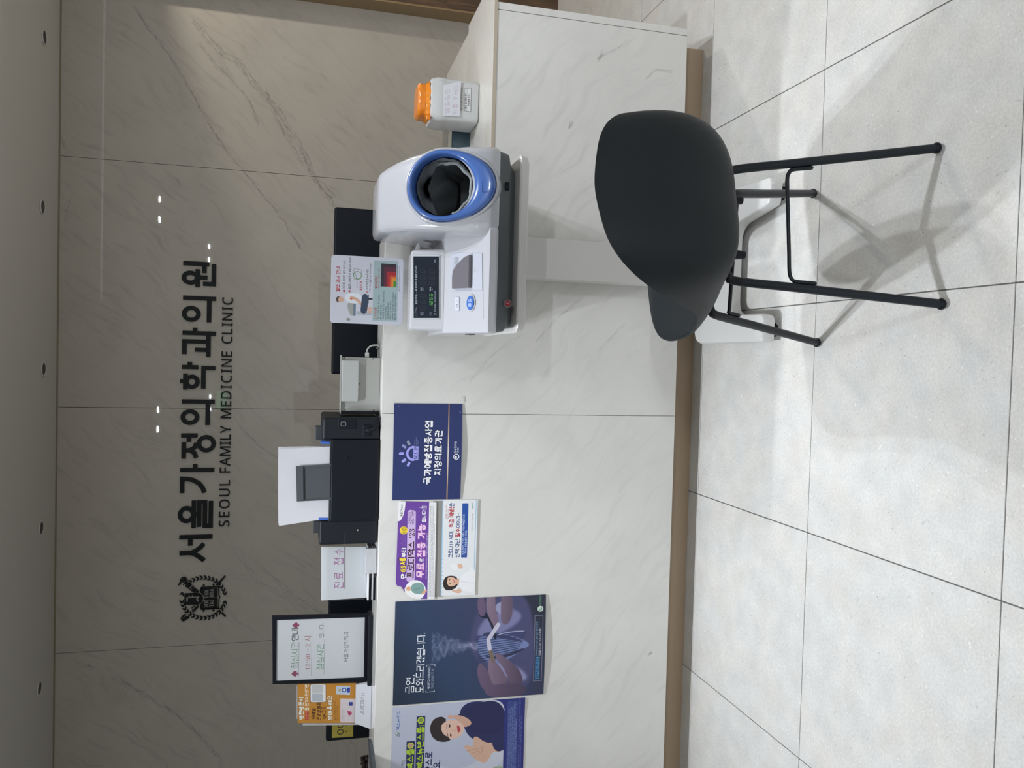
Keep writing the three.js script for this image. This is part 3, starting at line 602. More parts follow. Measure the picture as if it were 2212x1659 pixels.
  for (const [nm, sh] of [['torch_flame', poly([[125, 490], [180, 400], [190, 320], [240, 258], [310, 235], [375, 262], [397, 315], [360, 372], [300, 398], [258, 380], [252, 345], [300, 318], [318, 290], [280, 296], [240, 345], [232, 400], [215, 450]])],
    ['torch_band', line([285, 470], [422, 340], 24)], ['torch_cup', poly([[435, 392], [540, 470], [440, 580], [338, 500]])], ['torch_band', line([470, 612], [592, 498], 24)], ['torch_handle', poly([[602, 538], [755, 658], [742, 690], [585, 692], [510, 628]])], ['torch_tip', poly([[1245, 462], [1275, 485], [1320, 470], [1528, 220], [1522, 200], [1500, 200]])],
    ['quill_vane', poly([[205, 1485], [225, 1420], [270, 1365], [325, 1332], [368, 1340], [230, 1475]])], ['quill_vane', poly([[232, 1502], [380, 1385], [382, 1495], [310, 1535], [245, 1528]])], ['quill_vane', poly([[396, 1392], [475, 1412], [440, 1455], [400, 1482]])], ['quill_vane', poly([[515, 1150], [655, 1062], [620, 1100], [560, 1150]])], ['quill_vane', poly([[540, 1215], [595, 1175], [585, 1275], [562, 1270]])], ['quill_vane', poly([[606, 1168], [692, 1082], [690, 1160], [612, 1270]])], ['quill_vane', poly([[706, 1070], [745, 1062], [740, 1130], [706, 1160]])], ['quill_tip', line([1415, 1285], [1535, 1400], 34)]]) part(crest, nm, extrude(sh, LZ0, LZ1), letterMat);
}

// =====================  PRINTED SHEETS ON THE COUNTER FRONT  =====================
const printMat = (c, rough = 0.45) => phys({ map: texOf(c), roughness: rough });
const rr = (ctx, x, y, w, h, r) => { ctx.beginPath(); ctx.roundRect(x, y, w, h, r); };
const blob = (ctx, pts, fill) => {                                   // closed smooth outline
  ctx.beginPath(); const n = pts.length;
  for (let i = 0; i < n; i++) { const [ax, ay] = pts[i], [bx, by] = pts[(i + 1) % n], mx = (ax + bx) / 2, my = (ay + by) / 2; if (!i) ctx.moveTo((pts[n - 1][0] + ax) / 2, (pts[n - 1][1] + ay) / 2); ctx.quadraticCurveTo(ax, ay, mx, my); }
  ctx.closePath(); if (fill) { ctx.fillStyle = fill; ctx.fill(); }
};
const fine = (ctx, x, y, w, size, color, lines = 1, lead = 1.5) => {   // rows of print too small to read
  for (let l = 0; l < lines; l++) { let cx = x; const end = x + w * (l === lines - 1 ? 0.8 : 1); while (cx < end - size) { const k = 2 + Math.floor(rnd() * 4); let s = ''; for (let i = 0; i < k; i++) s += String.fromCodePoint(0xac00 + Math.floor(rnd() * 19) * 588 + [0, 4, 8, 13, 18, 20][Math.floor(rnd() * 6)] * 28 + [0, 0, 4, 8, 21][Math.floor(rnd() * 5)]); cx += write(ctx, s, cx, y + l * size * lead, size, { color, weight: 0.1, gap: 0.02 }) + size * 0.3; } }
};
function frontCorners(list, off = 0.0016) { return list.map(([x, y]) => atZ(x, y, FRONT_Z + off)); }
function poster(name, label, corners, canvas, { off = 0.0018, curl = null, rough = 0.45, thick = 0.0012, category = 'poster' } = {}) {
  return single(name, label, category, sheet(...frontCorners(corners, off), thick, curl, curl ? 14 : 1, curl ? 14 : 1), printMat(canvas, rough));
}

// national immunisation plate
{
  const [c, x] = canvasOf(1045, 735);
  x.fillStyle = '#26346a'; x.fillRect(0, 0, 1045, 735);
  x.lineCap = 'round';
  x.strokeStyle = '#a9a6f0'; x.lineWidth = 26; x.beginPath(); x.arc(505, 218, 70, Math.PI * 1.02, Math.PI * 1.98); x.stroke();
  [[-68, 0], [-38, 1], [0, 2], [38, 3], [66, 4]].forEach(([d, i]) => { const a = (-90 + d) * Math.PI / 180; x.strokeStyle = ['#a9a6f0', '#a9a6f0', '#a9a6f0', '#8d92c4', '#8f95ab'][i]; x.lineWidth = 30; x.beginPath(); x.moveTo(505 + 112 * Math.cos(a), 212 + 112 * Math.sin(a)); x.lineTo(505 + 138 * Math.cos(a), 212 + 138 * Math.sin(a)); x.stroke(); });
  x.fillStyle = '#a9a6f0'; x.fillRect(432, 214, 150, 54);
  x.fillStyle = '#2c3b6e'; x.font = 'bold 50px serif'; x.textAlign = 'center'; ['N', 'I', 'P'].forEach((t, i) => x.fillText(t, 457 + i * 50, 258)); x.fillRect(481, 214, 3, 54); x.fillRect(531, 214, 3, 54); x.textAlign = 'left';
  x.fillStyle = '#8f9ac6'; x.font = '15px sans-serif'; ['National', 'Immunization', 'Program'].forEach((t, i) => x.fillText(t, 590, 230 + i * 17));
  write(x, '국가예방접종사업', 165, 330, 84, { weight: 0.16, color: '#fbfbff', sx: 0.98, gap: 0.07, outline: '#1b2244', ow: 0.09 });
  write(x, '지정의료기관', 262, 442, 80, { weight: 0.16, color: '#fbfbff', sx: 0.98, gap: 0.07, outline: '#1b2244', ow: 0.09 });
  const gold = x.createLinearGradient(0, 0, 1045, 0); gold.addColorStop(0, '#b98b5e'); gold.addColorStop(0.5, '#efe7dc'); gold.addColorStop(1, '#a8794c'); x.fillStyle = gold; x.fillRect(0, 582, 1045, 12);
  x.fillStyle = '#f3f3f6'; x.beginPath(); x.arc(468, 678, 33, 0, 7); x.fill(); x.fillStyle = '#2c3b6e'; x.beginPath(); x.arc(468, 678, 25, 0, 7); x.fill(); x.fillStyle = '#f3f3f6'; x.beginPath(); x.arc(462, 672, 13, 0, 7); x.fill(); x.fillStyle = '#c43a46'; x.beginPath(); x.arc(478, 668, 9, 3.4, 6.2); x.fill();
  write(x, '질병관리청', 508, 652, 27, { color: '#eef0f6', weight: 0.11 }); x.font = 'bold 22px sans-serif'; x.fillStyle = '#eef0f6'; x.fillText('KDCA', 510, 703);
  x.strokeStyle = 'rgba(240,240,245,.7)'; x.lineWidth = 3; x.beginPath(); x.moveTo(950, 720); x.lineTo(962, 700); x.stroke(); x.beginPath(); x.moveTo(1010, 42); x.lineTo(1022, 60); x.stroke();
  poster('immunization_plate', 'navy plate with white Korean title and pale violet sun logo on the counter front', [[847.4, 1080.7], [851.7, 871.4], [999.2, 872.9], [994.2, 1077.8]], c, { thick: 0.002, off: 0.0026, curl: (s, t) => 0.004 * Math.pow(t, 3) * Math.sin(Math.PI * s), category: 'plate' });
  single('tape_strip', 'curled strip of clear tape at a corner of the navy plate', 'tape', sheet(...frontCorners([[996, 869], [997, 856], [1004, 858], [1003, 870]], 0.0016), 0.0006), phys({ color: lin(0.85, 0.84, 0.8), roughness: 0.3, transparent: true, opacity: 0.75 }));
}
// purple vaccine leaflet above a grey strip, and the white one below it
{
  single('grey_strip', 'grey strip showing between the purple and the white leaflet', 'card', sheet(...frontCorners([[930, 1290], [936, 1082], [960, 1082], [956, 1289]], 0.0012), 0.001), std({ color: lin(0.3, 0.295, 0.28), roughness: 0.7 }));
  const W = 1055, H = 425, [c, x] = canvasOf(W, H);
  x.fillStyle = '#f2f2f4'; x.fillRect(0, 0, W, H); x.fillStyle = '#6f45a3'; x.fillRect(0, 0, W, 342);
  x.fillStyle = '#f4f4f6'; x.beginPath(); x.ellipse(1055, 0, 215, 75, 0, 0, 7); x.fill();
  write(x, '프로디악스23', 890, 22, 26, { weight: 0.11, color: '#333', sx: 0.8 });
  x.fillStyle = '#d5bce8'; rr(x, 185, 102, 780, 92, 30); x.fill();
  write(x, '만', 222, 40, 56, { weight: 0.17, color: '#fff', outline: '#4b2a7d', ow: 0.08 });
  write(x, '65세', 288, 18, 76, { weight: 0.18, bold: true, color: '#ffe14a', outline: '#3d2368', ow: 0.09 });
  write(x, '부터', 450, 40, 56, { weight: 0.16, color: '#fff', outline: '#4b2a7d', ow: 0.08 });
  x.fillStyle = '#ffe14a'; x.beginPath(); for (let i = 0; i < 48; i++) { const a = i * Math.PI / 24, r = i % 2 ? 41 : 47; x.lineTo(742 + r * Math.cos(a), 62 + r * Math.sin(a)); } x.fill(); fine(x, 708, 36, 66, 13, '#5c4a10', 4, 1.15);
  x.strokeStyle = '#8f6bbd'; x.lineWidth = 3; for (const k of [600, 655]) { x.beginPath(); x.moveTo(k, 30); x.lineTo(k + 34, 78); x.lineTo(k - 22, 78); x.closePath(); x.stroke(); }
  write(x, '프로디악스', 222, 108, 84, { weight: 0.14, color: '#3a1230', sx: 0.94, gap: 0.03 }); write(x, "'23", 655, 106, 84, { weight: 0.14, bold: true, serif: true, color: '#3a1230' });
  write(x, '고위험군도', 812, 112, 28, { weight: 0.1, color: '#4a2a70' }); write(x, '보건소 구분확인', 812, 148, 26, { weight: 0.1, color: '#4a2a70', sx: 0.8 });
  write(x, '무료', 230, 214, 86, { weight: 0.18, color: '#f7d7f0', outline: '#a24ab4', ow: 0.08 }); write(x, '로', 402, 246, 46, { weight: 0.15, color: '#fff' }); write(x, '접종', 455, 220, 86, { weight: 0.18, color: '#f7d7f0', outline: '#a24ab4', ow: 0.08 }); write(x, '가능', 650, 220, 86, { weight: 0.18, color: '#f7d7f0', outline: '#a24ab4', ow: 0.08 }); write(x, '합니다!', 835, 262, 46, { weight: 0.16, color: '#fff' });
  fine(x, 220, 316, 560, 17, '#d9c9ea', 1);
  x.strokeStyle = '#fff'; x.lineWidth = 4; x.beginPath(); x.moveTo(995, 230); x.lineTo(995, 300); x.stroke(); x.strokeRect(980, 262, 30, 50);
  fine(x, 22, 356, 1000, 11, '#8a8a90', 4, 1.35);
  x.fillStyle = '#f6f6f8'; x.beginPath(); x.ellipse(95, 205, 110, 118, 0, 0, 7); x.fill();
  blob(x, [[62, 130], [70, 92], [110, 80], [140, 100], [140, 130], [120, 150]], '#f4f3f2'); x.fillStyle = '#e6b28e'; x.beginPath(); x.ellipse(110, 130, 24, 30, 0, 0, 7); x.fill();
  blob(x, [[88, 158], [130, 152], [172, 182], [178, 250], [160, 300], [90, 310], [52, 280], [54, 200]], '#86aaa6'); blob(x, [[42, 290], [60, 270], [110, 320], [90, 345]], '#e6b28e'); x.strokeStyle = '#3f4a4c'; x.lineWidth = 3; x.beginPath(); x.moveTo(96, 170); x.lineTo(120, 280); x.stroke();
  const [tl, tr, br, bl] = frontCorners([[857, 1293], [861, 1082.3], [945.6, 1082.3], [938.3, 1293]], 0), ex = tr.clone().sub(tl), ey = bl.clone().sub(tl);
  const on = (u, v) => [tl.x + ex.x * u + ey.x * v, tl.y + ex.y * u + ey.y * v];
  const pts = [on(1, 0.02), on(1, 0.97), on(0.995, 1), on(0.005, 1), on(0, 0.97), on(0, 0.52), on(0.02, 0.36), on(0.06, 0.22), on(0.115, 0.13), on(0.13, 0.09), on(0.135, 0.0), on(0.16, -0.03), on(0.2, -0.035), on(0.975, 0), on(0.99, 0.004)].reverse();
  const g = plate(pts, FRONT_Z + 0.0022, FRONT_Z + 0.0036).toNonIndexed ? plate(pts, FRONT_Z + 0.0022, FRONT_Z + 0.0036) : null, p = g.attributes.position, uv = g.attributes.uv, det = ex.x * ey.y - ex.y * ey.x;
  for (let i = 0; i < p.count; i++) { const dx = p.getX(i) - tl.x, dy = p.getY(i) - tl.y; uv.setXY(i, (dx * ey.y - dy * ey.x) / det, 1 - (ex.x * dy - ex.y * dx) / det); }
  single('vaccine_leaflet', 'purple vaccine leaflet with yellow and white Korean lettering and a drawn grey haired figure', 'leaflet', g, printMat(c));
}
{
  const W = 1040, H = 380, [c, x] = canvasOf(W, H);
  x.fillStyle = '#eef0f3'; x.fillRect(0, 0, W, H); x.fillStyle = '#a6cdea'; x.fillRect(0, 0, W, 9); x.fillRect(260, H - 22, W - 260, 9); x.fillStyle = '#8fb9dc'; for (let i = 40; i < 420; i += 44) x.fillRect(i, 0, 5, 22);
  write(x, '코로나19 시대,', 410, 72, 50, { weight: 0.13, color: '#223a78', sx: 0.86, gap: 0.03, bold: true }); write(x, '독감 예방은', 740, 72, 52, { weight: 0.14, color: '#b3313c', sx: 0.86, gap: 0.03 });
  x.fillStyle = '#eef0f3'; x.fillRect(962, 70, 50, 60); write(x, '은', 965, 74, 50, { weight: 0.13, color: '#223a78', sx: 0.86 });
  write(x, '선택 아닌', 412, 142, 52, { weight: 0.13, color: '#223a78', sx: 0.86, gap: 0.03 }); write(x, '필수', 632, 142, 54, { weight: 0.15, color: '#b3313c', sx: 0.9 }); write(x, '이어라~', 735, 146, 50, { weight: 0.12, color: '#223a78', sx: 0.86 });
  x.fillStyle = '#2753a8'; rr(x, 412, 212, 590, 66, 8); x.fill(); write(x, '독감 감염은 건강한 사람도 위험! 예방접종으로', 440, 218, 23, { weight: 0.1, color: '#f2f6ff', sx: 0.86 }); write(x, '가족의 건강을 함께 지켜요.', 452, 248, 23, { weight: 0.1, color: '#f2f6ff', sx: 0.86 }); x.fillStyle = '#e06a5a'; x.beginPath(); x.arc(428, 246, 7, 0, 7); x.fill();
  x.font = 'bold 24px sans-serif'; x.fillStyle = '#3a8f8d'; x.fillText('sanofi', 935, 330); fine(x, 700, 318, 220, 13, '#9a9da6', 1); fine(x, 830, 34, 160, 16, '#b06a6f', 2, 1.2);
  blob(x, [[55, 120], [60, 40], [140, 15], [215, 50], [215, 160], [160, 190], [95, 180]], '#322827'); x.fillStyle = '#e8bfa4'; x.beginPath(); x.ellipse(150, 110, 50, 66, 0.1, 0, 7); x.fill(); blob(x, [[95, 92], [100, 40], [165, 30], [205, 66], [190, 74], [140, 60]], '#322827');
  x.fillStyle = '#3a2a28'; x.beginPath(); x.arc(133, 98, 6, 0, 7); x.fill(); x.beginPath(); x.arc(172, 94, 6, 0, 7); x.fill(); x.strokeStyle = '#c2535a'; x.lineWidth = 7; x.beginPath(); x.arc(155, 128, 18, 0.3, 2.7); x.stroke();
  x.fillStyle = '#e3b597'; x.fillRect(125, 160, 50, 45); blob(x, [[10, 375], [60, 235], [120, 196], [185, 200], [245, 250], [268, 330], [290, 300], [310, 300], [300, 375]], '#f7f7fa'); x.strokeStyle = '#d0d2da'; x.lineWidth = 3; x.beginPath(); x.moveTo(150, 215); x.lineTo(130, 370); x.stroke();
  blob(x, [[20, 190], [46, 120], [58, 118], [60, 180], [80, 196], [60, 230], [30, 228]], '#e8bfa4'); blob(x, [[285, 195], [330, 170], [350, 190], [335, 230], [300, 238]], '#e8bfa4'); blob(x, [[262, 140], [300, 100], [350, 110], [345, 160], [300, 185]], '#f4f5f8');
  poster('flu_leaflet', 'white flu leaflet with blue and red Korean lettering and a woman in white pointing up', [[952, 1287], [956.4, 1080], [1032.4, 1079.4], [1025.9, 1285.5]], c, { thick: 0.0016, off: 0.0034, category: 'leaflet' });
}
// stop-smoking poster
{
  const W = 896, H = 1300, [c, x] = canvasOf(W, H);
  const bg = x.createLinearGradient(0, 0, W * 0.7, H); bg.addColorStop(0, '#1f2c40'); bg.addColorStop(0.35, '#2f4263'); bg.addColorStop(0.7, '#3b4264'); bg.addColorStop(1, '#272c40'); x.fillStyle = bg; x.fillRect(0, 0, W, H);
  x.filter = 'blur(10px)';
  blob(x, [[300, 760], [420, 640], [620, 640], [820, 720], [920, 900], [900, 1180], [80, 1220], [60, 1000], [180, 860]], '#4a4c73'); blob(x, [[330, 820], [400, 700], [300, 1000], [200, 1150], [120, 1140], [180, 900]], '#8f8fb8'); blob(x, [[600, 690], [760, 800], [800, 1000], [700, 1120], [560, 900], [540, 720]], '#7e7fab');
  x.filter = 'blur(2px)';
  blob(x, [[290, 860], [380, 720], [510, 690], [600, 780], [560, 980], [470, 1180], [420, 1120], [330, 960]], '#7885b4'); x.strokeStyle = '#26345c'; x.lineWidth = 7;
  for (let i = 0; i < 11; i++) { x.beginPath(); x.moveTo(330 + i * 22, 720 - i * 4); x.quadraticCurveTo(350 + i * 22, 860, 395 + i * 17, 1050 + i * 8); x.stroke(); }
  blob(x, [[330, 880], [390, 730], [360, 900], [440, 1130], [400, 1100]], '#2e3350'); blob(x, [[560, 720], [600, 800], [540, 1000], [470, 1150], [530, 900]], '#3a3f66');
  x.strokeStyle = '#151d33'; x.lineWidth = 20; x.beginPath(); x.moveTo(520, 860); x.bezierCurveTo(640, 840, 760, 780, 770, 735); x.bezierCurveTo(770, 700, 720, 715, 720, 780); x.stroke(); x.strokeStyle = '#c9cde6'; x.lineWidth = 7; x.beginPath(); x.moveTo(560, 880); x.quadraticCurveTo(590, 1000, 580, 1110); x.stroke(); x.strokeStyle = '#39406a'; x.lineWidth = 16; x.beginPath(); x.moveTo(760, 850); x.lineTo(745, 960); x.stroke(); x.fillStyle = '#9c9dc0'; x.beginPath(); x.ellipse(790, 930, 60, 80, 0.3, 0, 7); x.fill();
  const skin = (pts, t) => { const g = x.createLinearGradient(0, 700, 0, 1150); g.addColorStop(0, t ? '#9a8296' : '#6f5c78'); g.addColorStop(1, '#4a4058'); blob(x, pts, g); };
  skin([[60, 760], [230, 700], [330, 720], [300, 760], [200, 830], [90, 870]]); skin([[80, 860], [230, 800], [340, 800], [372, 822], [330, 860], [240, 930], [110, 1000]], 1); skin([[80, 1000], [250, 950], [330, 880], [395, 850], [400, 890], [330, 980], [230, 1090], [90, 1120]], 1); skin([[0, 800], [110, 760], [130, 1100], [0, 1180]]);
  skin([[900, 690], [760, 700], [720, 740], [760, 770], [900, 760]]); skin([[930, 770], [780, 770], [650, 830], [620, 870], [660, 890], [800, 850], [930, 850]], 1); skin([[930, 900], [820, 900], [690, 900], [640, 930], [660, 980], [760, 1010], [930, 1000]], 1);
  x.filter = 'none'; x.lineCap = 'round';
  x.lineWidth = 36; x.strokeStyle = '#7b6a62'; x.beginPath(); x.moveTo(334, 843); x.lineTo(430, 812); x.stroke(); x.strokeStyle = '#c9c7da'; x.lineJoin = 'round'; x.beginPath(); x.moveTo(440, 810); x.lineTo(522, 796); x.lineTo(650, 880); x.stroke();
  x.filter = 'blur(4px)'; x.lineCap = 'round';
  for (let s = 0; s < 34; s++) { x.strokeStyle = `rgba(190,192,222,${0.06 + 0.14 * rnd()})`; x.lineWidth = 3 + 10 * rnd() * rnd(); let px = 470 + 60 * (rnd() - 0.5), py = 700; x.beginPath(); x.moveTo(px, py); for (let k = 0; k < 7; k++) { const nx = 480 + (rnd() - 0.5) * 260 * (k + 1) / 6, ny = 700 - (k + 1) * 55; x.quadraticCurveTo(px + (rnd() - 0.5) * 120, py - 20, nx, ny); px = nx; py = ny; } x.stroke(); }
  x.filter = 'none';
  write(x, '금연,', 92, 100, 74, { weight: 0.1, color: '#eceff4', sx: 0.95 }); write(x, '도와드리겠습니다.', 92, 184, 74, { weight: 0.1, color: '#eceff4', sx: 0.86, gap: 0.0 });
  x.strokeStyle = '#e4e7ee'; x.lineWidth = 4; x.lineCap = 'butt'; for (const [a, s] of [[96, 1], [330, -1]]) { x.beginPath(); x.moveTo(a + s * 14, 272); x.lineTo(a, 272); x.lineTo(a, 344); x.lineTo(a + s * 14, 344); x.stroke(); }
  write(x, '병의원과 상담하세요.', 122, 284, 22, { weight: 0.12, color: '#dfe3ec', sx: 0.9 }); write(x, '의사선생님이 큰 힘', 122, 314, 22, { weight: 0.1, color: '#aab2c6', sx: 0.86 });
  x.strokeStyle = '#9aa0b4'; x.lineWidth = 3; x.strokeRect(126, 1204, 588, 72); x.fillStyle = '#4f93c4'; x.fillRect(142, 1218, 200, 36); write(x, '금연치료지원사업', 148, 1220, 30, { weight: 0.14, color: '#0f1830', sx: 0.74 }); fine(x, 352, 1216, 340, 18, '#7fa9c9', 1); fine(x, 352, 1244, 320, 18, '#d3d7e2', 1);
  x.fillStyle = '#cfe0d4'; x.beginPath(); x.arc(772, 1252, 26, 0, 7); x.fill(); x.strokeStyle = '#2f6a52'; x.lineWidth = 5; x.beginPath(); x.arc(772, 1252, 12, 0.5, 5); x.stroke(); write(x, '국민건강보험공단', 804, 1240, 20, { weight: 0.11, color: '#5f9a74', sx: 0.52 });
  poster('smoking_poster', 'dark blue poster of hands snapping a cigarette below white Korean lettering', [[848.4, 1524.3], [854.3, 1299.8], [1179.3, 1284.2], [1173.8, 1499.2]], c, { off: 0.003, curl: (s, t) => 0.005 * Math.pow(t, 4) * Math.sin(Math.PI * s) });
}
// vaccine poster with a woman
{
  const W = 836, H = 1146, [c, x] = canvasOf(W, H);
  x.fillStyle = '#bfc4d6'; x.fillRect(0, 0, W, H); x.fillStyle = '#cbcfde'; x.beginPath(); x.arc(560, 640, 400, 0, 7); x.fill(); x.fillStyle = '#bcc2d6'; x.beginPath(); x.arc(600, 560, 330, 0, 7); x.fill();
  write(x, '박스뉴반스', 640, 34, 31, { weight: 0.12, color: '#3a6bb0', sx: 1 }); x.strokeStyle = '#8fa392'; x.lineWidth = 5; x.beginPath(); x.ellipse(606, 44, 16, 12, 0.5, 0, 7); x.stroke(); x.strokeStyle = '#5b6b80'; x.beginPath(); x.ellipse(596, 56, 11, 11, 0, 0, 7); x.stroke();
  write(x, '꼭 필요한 백신으로 지키는', 20, 82, 32, { weight: 0.09, color: '#5b5f6c', sx: 0.88 });
  x.fillStyle = '#26305f'; x.fillRect(0, 124, 534, 70); x.fillRect(0, 203, 744, 73);
  const hex = (cx, cy, r, inner) => { x.fillStyle = '#c2d63c'; x.beginPath(); for (let i = 0; i < 6; i++) x.lineTo(cx + r * Math.cos(i * 1.0472 + 0.52), cy + r * Math.sin(i * 1.0472 + 0.52)); x.fill(); x.fillStyle = inner; x.beginPath(); x.arc(cx, cy, r * 0.6, 0, 7); x.fill(); };
  write(x, '우리 아이 박스를', 6, 128, 62, { weight: 0.15, color: '#b4d13a', sx: 0.92 }); hex(496, 158, 30, '#c99a8c'); write(x, '믿음직한 박스뉴반스를!', 26, 208, 64, { weight: 0.15, color: '#b4d13a', sx: 0.92, gap: 0.03 }); hex(708, 240, 32, '#7f9a52');
  write(x, '박스뉴반스로', 60, 284, 64, { weight: 0.15, color: '#26305f', sx: 0.92 }); write(x, '챙기세요.', 100, 354, 62, { weight: 0.15, color: '#26305f', sx: 0.92 });
  blob(x, [[430, 980], [470, 800], [520, 660], [640, 600], [760, 560], [836, 640], [830, 800], [740, 960], [620, 1010]], '#2a2f5c');
  blob(x, [[560, 700], [640, 640], [700, 520], [760, 600], [820, 720], [836, 900], [700, 990], [520, 970]], '#272b55');
  blob(x, [[610, 600], [690, 560], [716, 470], [735, 540], [700, 640], [640, 690]], '#d2a894');
  blob(x, [[500, 470], [520, 360], [620, 310], [710, 340], [732, 420], [690, 460], [600, 440], [540, 520]], '#322a2d');
  blob(x, [[520, 470], [560, 400], [640, 400], [690, 460], [690, 540], [640, 610], [580, 610], [530, 560]], '#e5c0ae'); blob(x, [[505, 480], [530, 380], [640, 350], [720, 400], [700, 470], [660, 410], [580, 420], [530, 500]], '#322a2d');
  x.fillStyle = '#d9a894'; x.beginPath(); x.ellipse(716, 490, 16, 24, 0.2, 0, 7); x.fill();
  x.fillStyle = '#3b2c2c'; x.beginPath(); x.ellipse(560, 498, 14, 7, -0.2, 0, 7); x.fill(); x.beginPath(); x.ellipse(640, 486, 14, 7, 0, 0, 7); x.fill(); x.strokeStyle = '#5b4440'; x.lineWidth = 5; x.beginPath(); x.moveTo(540, 476); x.lineTo(580, 468); x.moveTo(618, 462); x.lineTo(660, 462); x.stroke(); x.fillStyle = '#b9464e'; blob(x, [[570, 560], [610, 552], [650, 548], [620, 580], [590, 582]], '#bb4a52'); x.strokeStyle = '#c99c88'; x.beginPath(); x.moveTo(600, 500); x.lineTo(592, 534); x.lineTo(608, 536); x.stroke();
  blob(x, [[330, 720], [420, 640], [450, 610], [470, 640], [440, 700], [520, 690], [540, 720], [470, 800], [470, 880], [420, 960], [380, 940], [390, 860], [330, 840], [290, 800]], '#d9b29c'); x.strokeStyle = '#b88c78'; x.lineWidth = 4; for (const k of [0, 1, 2]) { x.beginPath(); x.moveTo(350 + k * 30, 700 - k * 30); x.lineTo(410 + k * 14, 790); x.stroke(); }
  blob(x, [[380, 900], [470, 850], [560, 900], [600, 1000], [480, 1020], [400, 980]], '#2a2f5c');
  x.fillStyle = '#2c327a'; x.fillRect(0, 964, W, 182); x.beginPath(); x.moveTo(W, 964); x.lineTo(W, 860); x.quadraticCurveTo(W - 10, 964, W - 110, 964); x.fill(); x.fillStyle = '#3c4b8c'; x.fillRect(20, 990, W - 40, 92); fine(x, 60, 1000, 700, 13, '#8d97c4', 5, 1.25); fine(x, 60, 1094, 740, 12, '#7a82b6', 2, 1.4);
  x.fillStyle = '#4a2f3a'; x.fillRect(120, 880, 40, 80); x.fillStyle = '#9db49c'; x.fillRect(200, 880, 60, 80);
  poster('vaccine_poster', 'lavender poster of a smiling woman in a navy jacket with lime lettering', [[843, 1738], [848, 1528.3], [1134.5, 1506.6], [1128.5, 1716]], c, { off: 0.0022, curl: (s, t) => 0.0015 * Math.sin(s * 9 + t * 5) * (s > 0.8 ? 1 : 0.2) });
}

// =====================  THINGS ON THE LEDGE AND BEHIND IT  =====================
const blackPlastic = phys({ color: lin(0.007, 0.0095, 0.015), roughness: 0.45, specularIntensity: 0.4 });
const darkPlastic = phys({ color: lin(0.011, 0.0135, 0.019), roughness: 0.5, specularIntensity: 0.5 });
const greyPlastic = std({ color: lin(0.045, 0.052, 0.06), roughness: 0.5 });
const whitePaper = std({ color: lin(0.52, 0.52, 0.55), roughness: 0.85 });
const whiteGloss = phys({ color: lin(0.78, 0.79, 0.82), roughness: 0.22, clearcoat: 0.4, clearcoatRoughness: 0.1 });
const clearMat = phys({ color: lin(0.98, 0.985, 0.985), roughness: 0.04, transmission: 1, thickness: 0, ior: 1.45 });

// ---- monitors seen from behind, standing on the inner worktop ----
function monitor(label, corners, z) {
  const [a, b] = corners.map(([x, y]) => atZ(x, y, z)), x0 = Math.min(a.x, b.x), x1 = Math.max(a.x, b.x), top = (a.y + b.y) / 2, h = 0.35, m = (x0 + x1) / 2;
  const g = thing('monitor', label, 'monitor', V3(m, LOW_Y, z - 0.06));
  part(g, 'case', box(x0, x1, top - h, top, z - 0.03, z, 0.008, 3), blackPlastic);
  part(g, 'screen', plainBox(x0 + 0.01, x1 - 0.01, top - h + 0.015, top - 0.01, z - 0.032, z - 0.0301), std({ color: lin(0.03, 0.04, 0.05), roughness: 0.2 }));
  part(g, 'neck', box(m - 0.03, m + 0.03, LOW_Y + 0.008, top - 0.2, z - 0.012, z + 0.02, 0.006), darkPlastic);
  part(g, 'foot', box(m - 0.11, m + 0.11, LOW_Y + 0.0005, LOW_Y + 0.012, z - 0.12, z + 0.07, 0.005), darkPlastic);
  return { g, x0, x1, top, z };
}
monitor('black monitor back rising behind the blood pressure placard', [[719, 446], [719.5, 808]], -1.0);
const mon2 = monitor('black monitor back with a yellow note behind the lunch notice', [[709.5, 1242], [705.5, 1603]], -1.0);
{
  const [c, x] = canvasOf(540, 192); x.fillStyle = '#b5a64a'; x.fillRect(0, 0, 540, 192); x.strokeStyle = '#3c3626'; x.lineWidth = 8; for (const [k, r] of [[50, 26], [108, 22], [160, 22]]) { x.beginPath(); x.ellipse(k, 76, r * 0.8, r, 0, 0, 7); x.stroke(); }
  x.lineWidth = 4; for (const k of [50, 108, 160]) { x.beginPath(); x.moveTo(k - 8, 130); x.lineTo(k + 10, 124); x.moveTo(k, 118); x.lineTo(k + 2, 142); x.stroke(); } write(x, '문의', 470, 60, 46, { weight: 0.1, color: '#4a4230' });
  single('yellow_note', 'yellow paper note with round marks stuck to a monitor back', 'note', sheet(...[[717, 1594], [717, 1464], [763, 1464], [763, 1591]].map(([a, b]) => atZ(a, b, -0.9985)), 0.0008), printMat(c, 0.8));
}
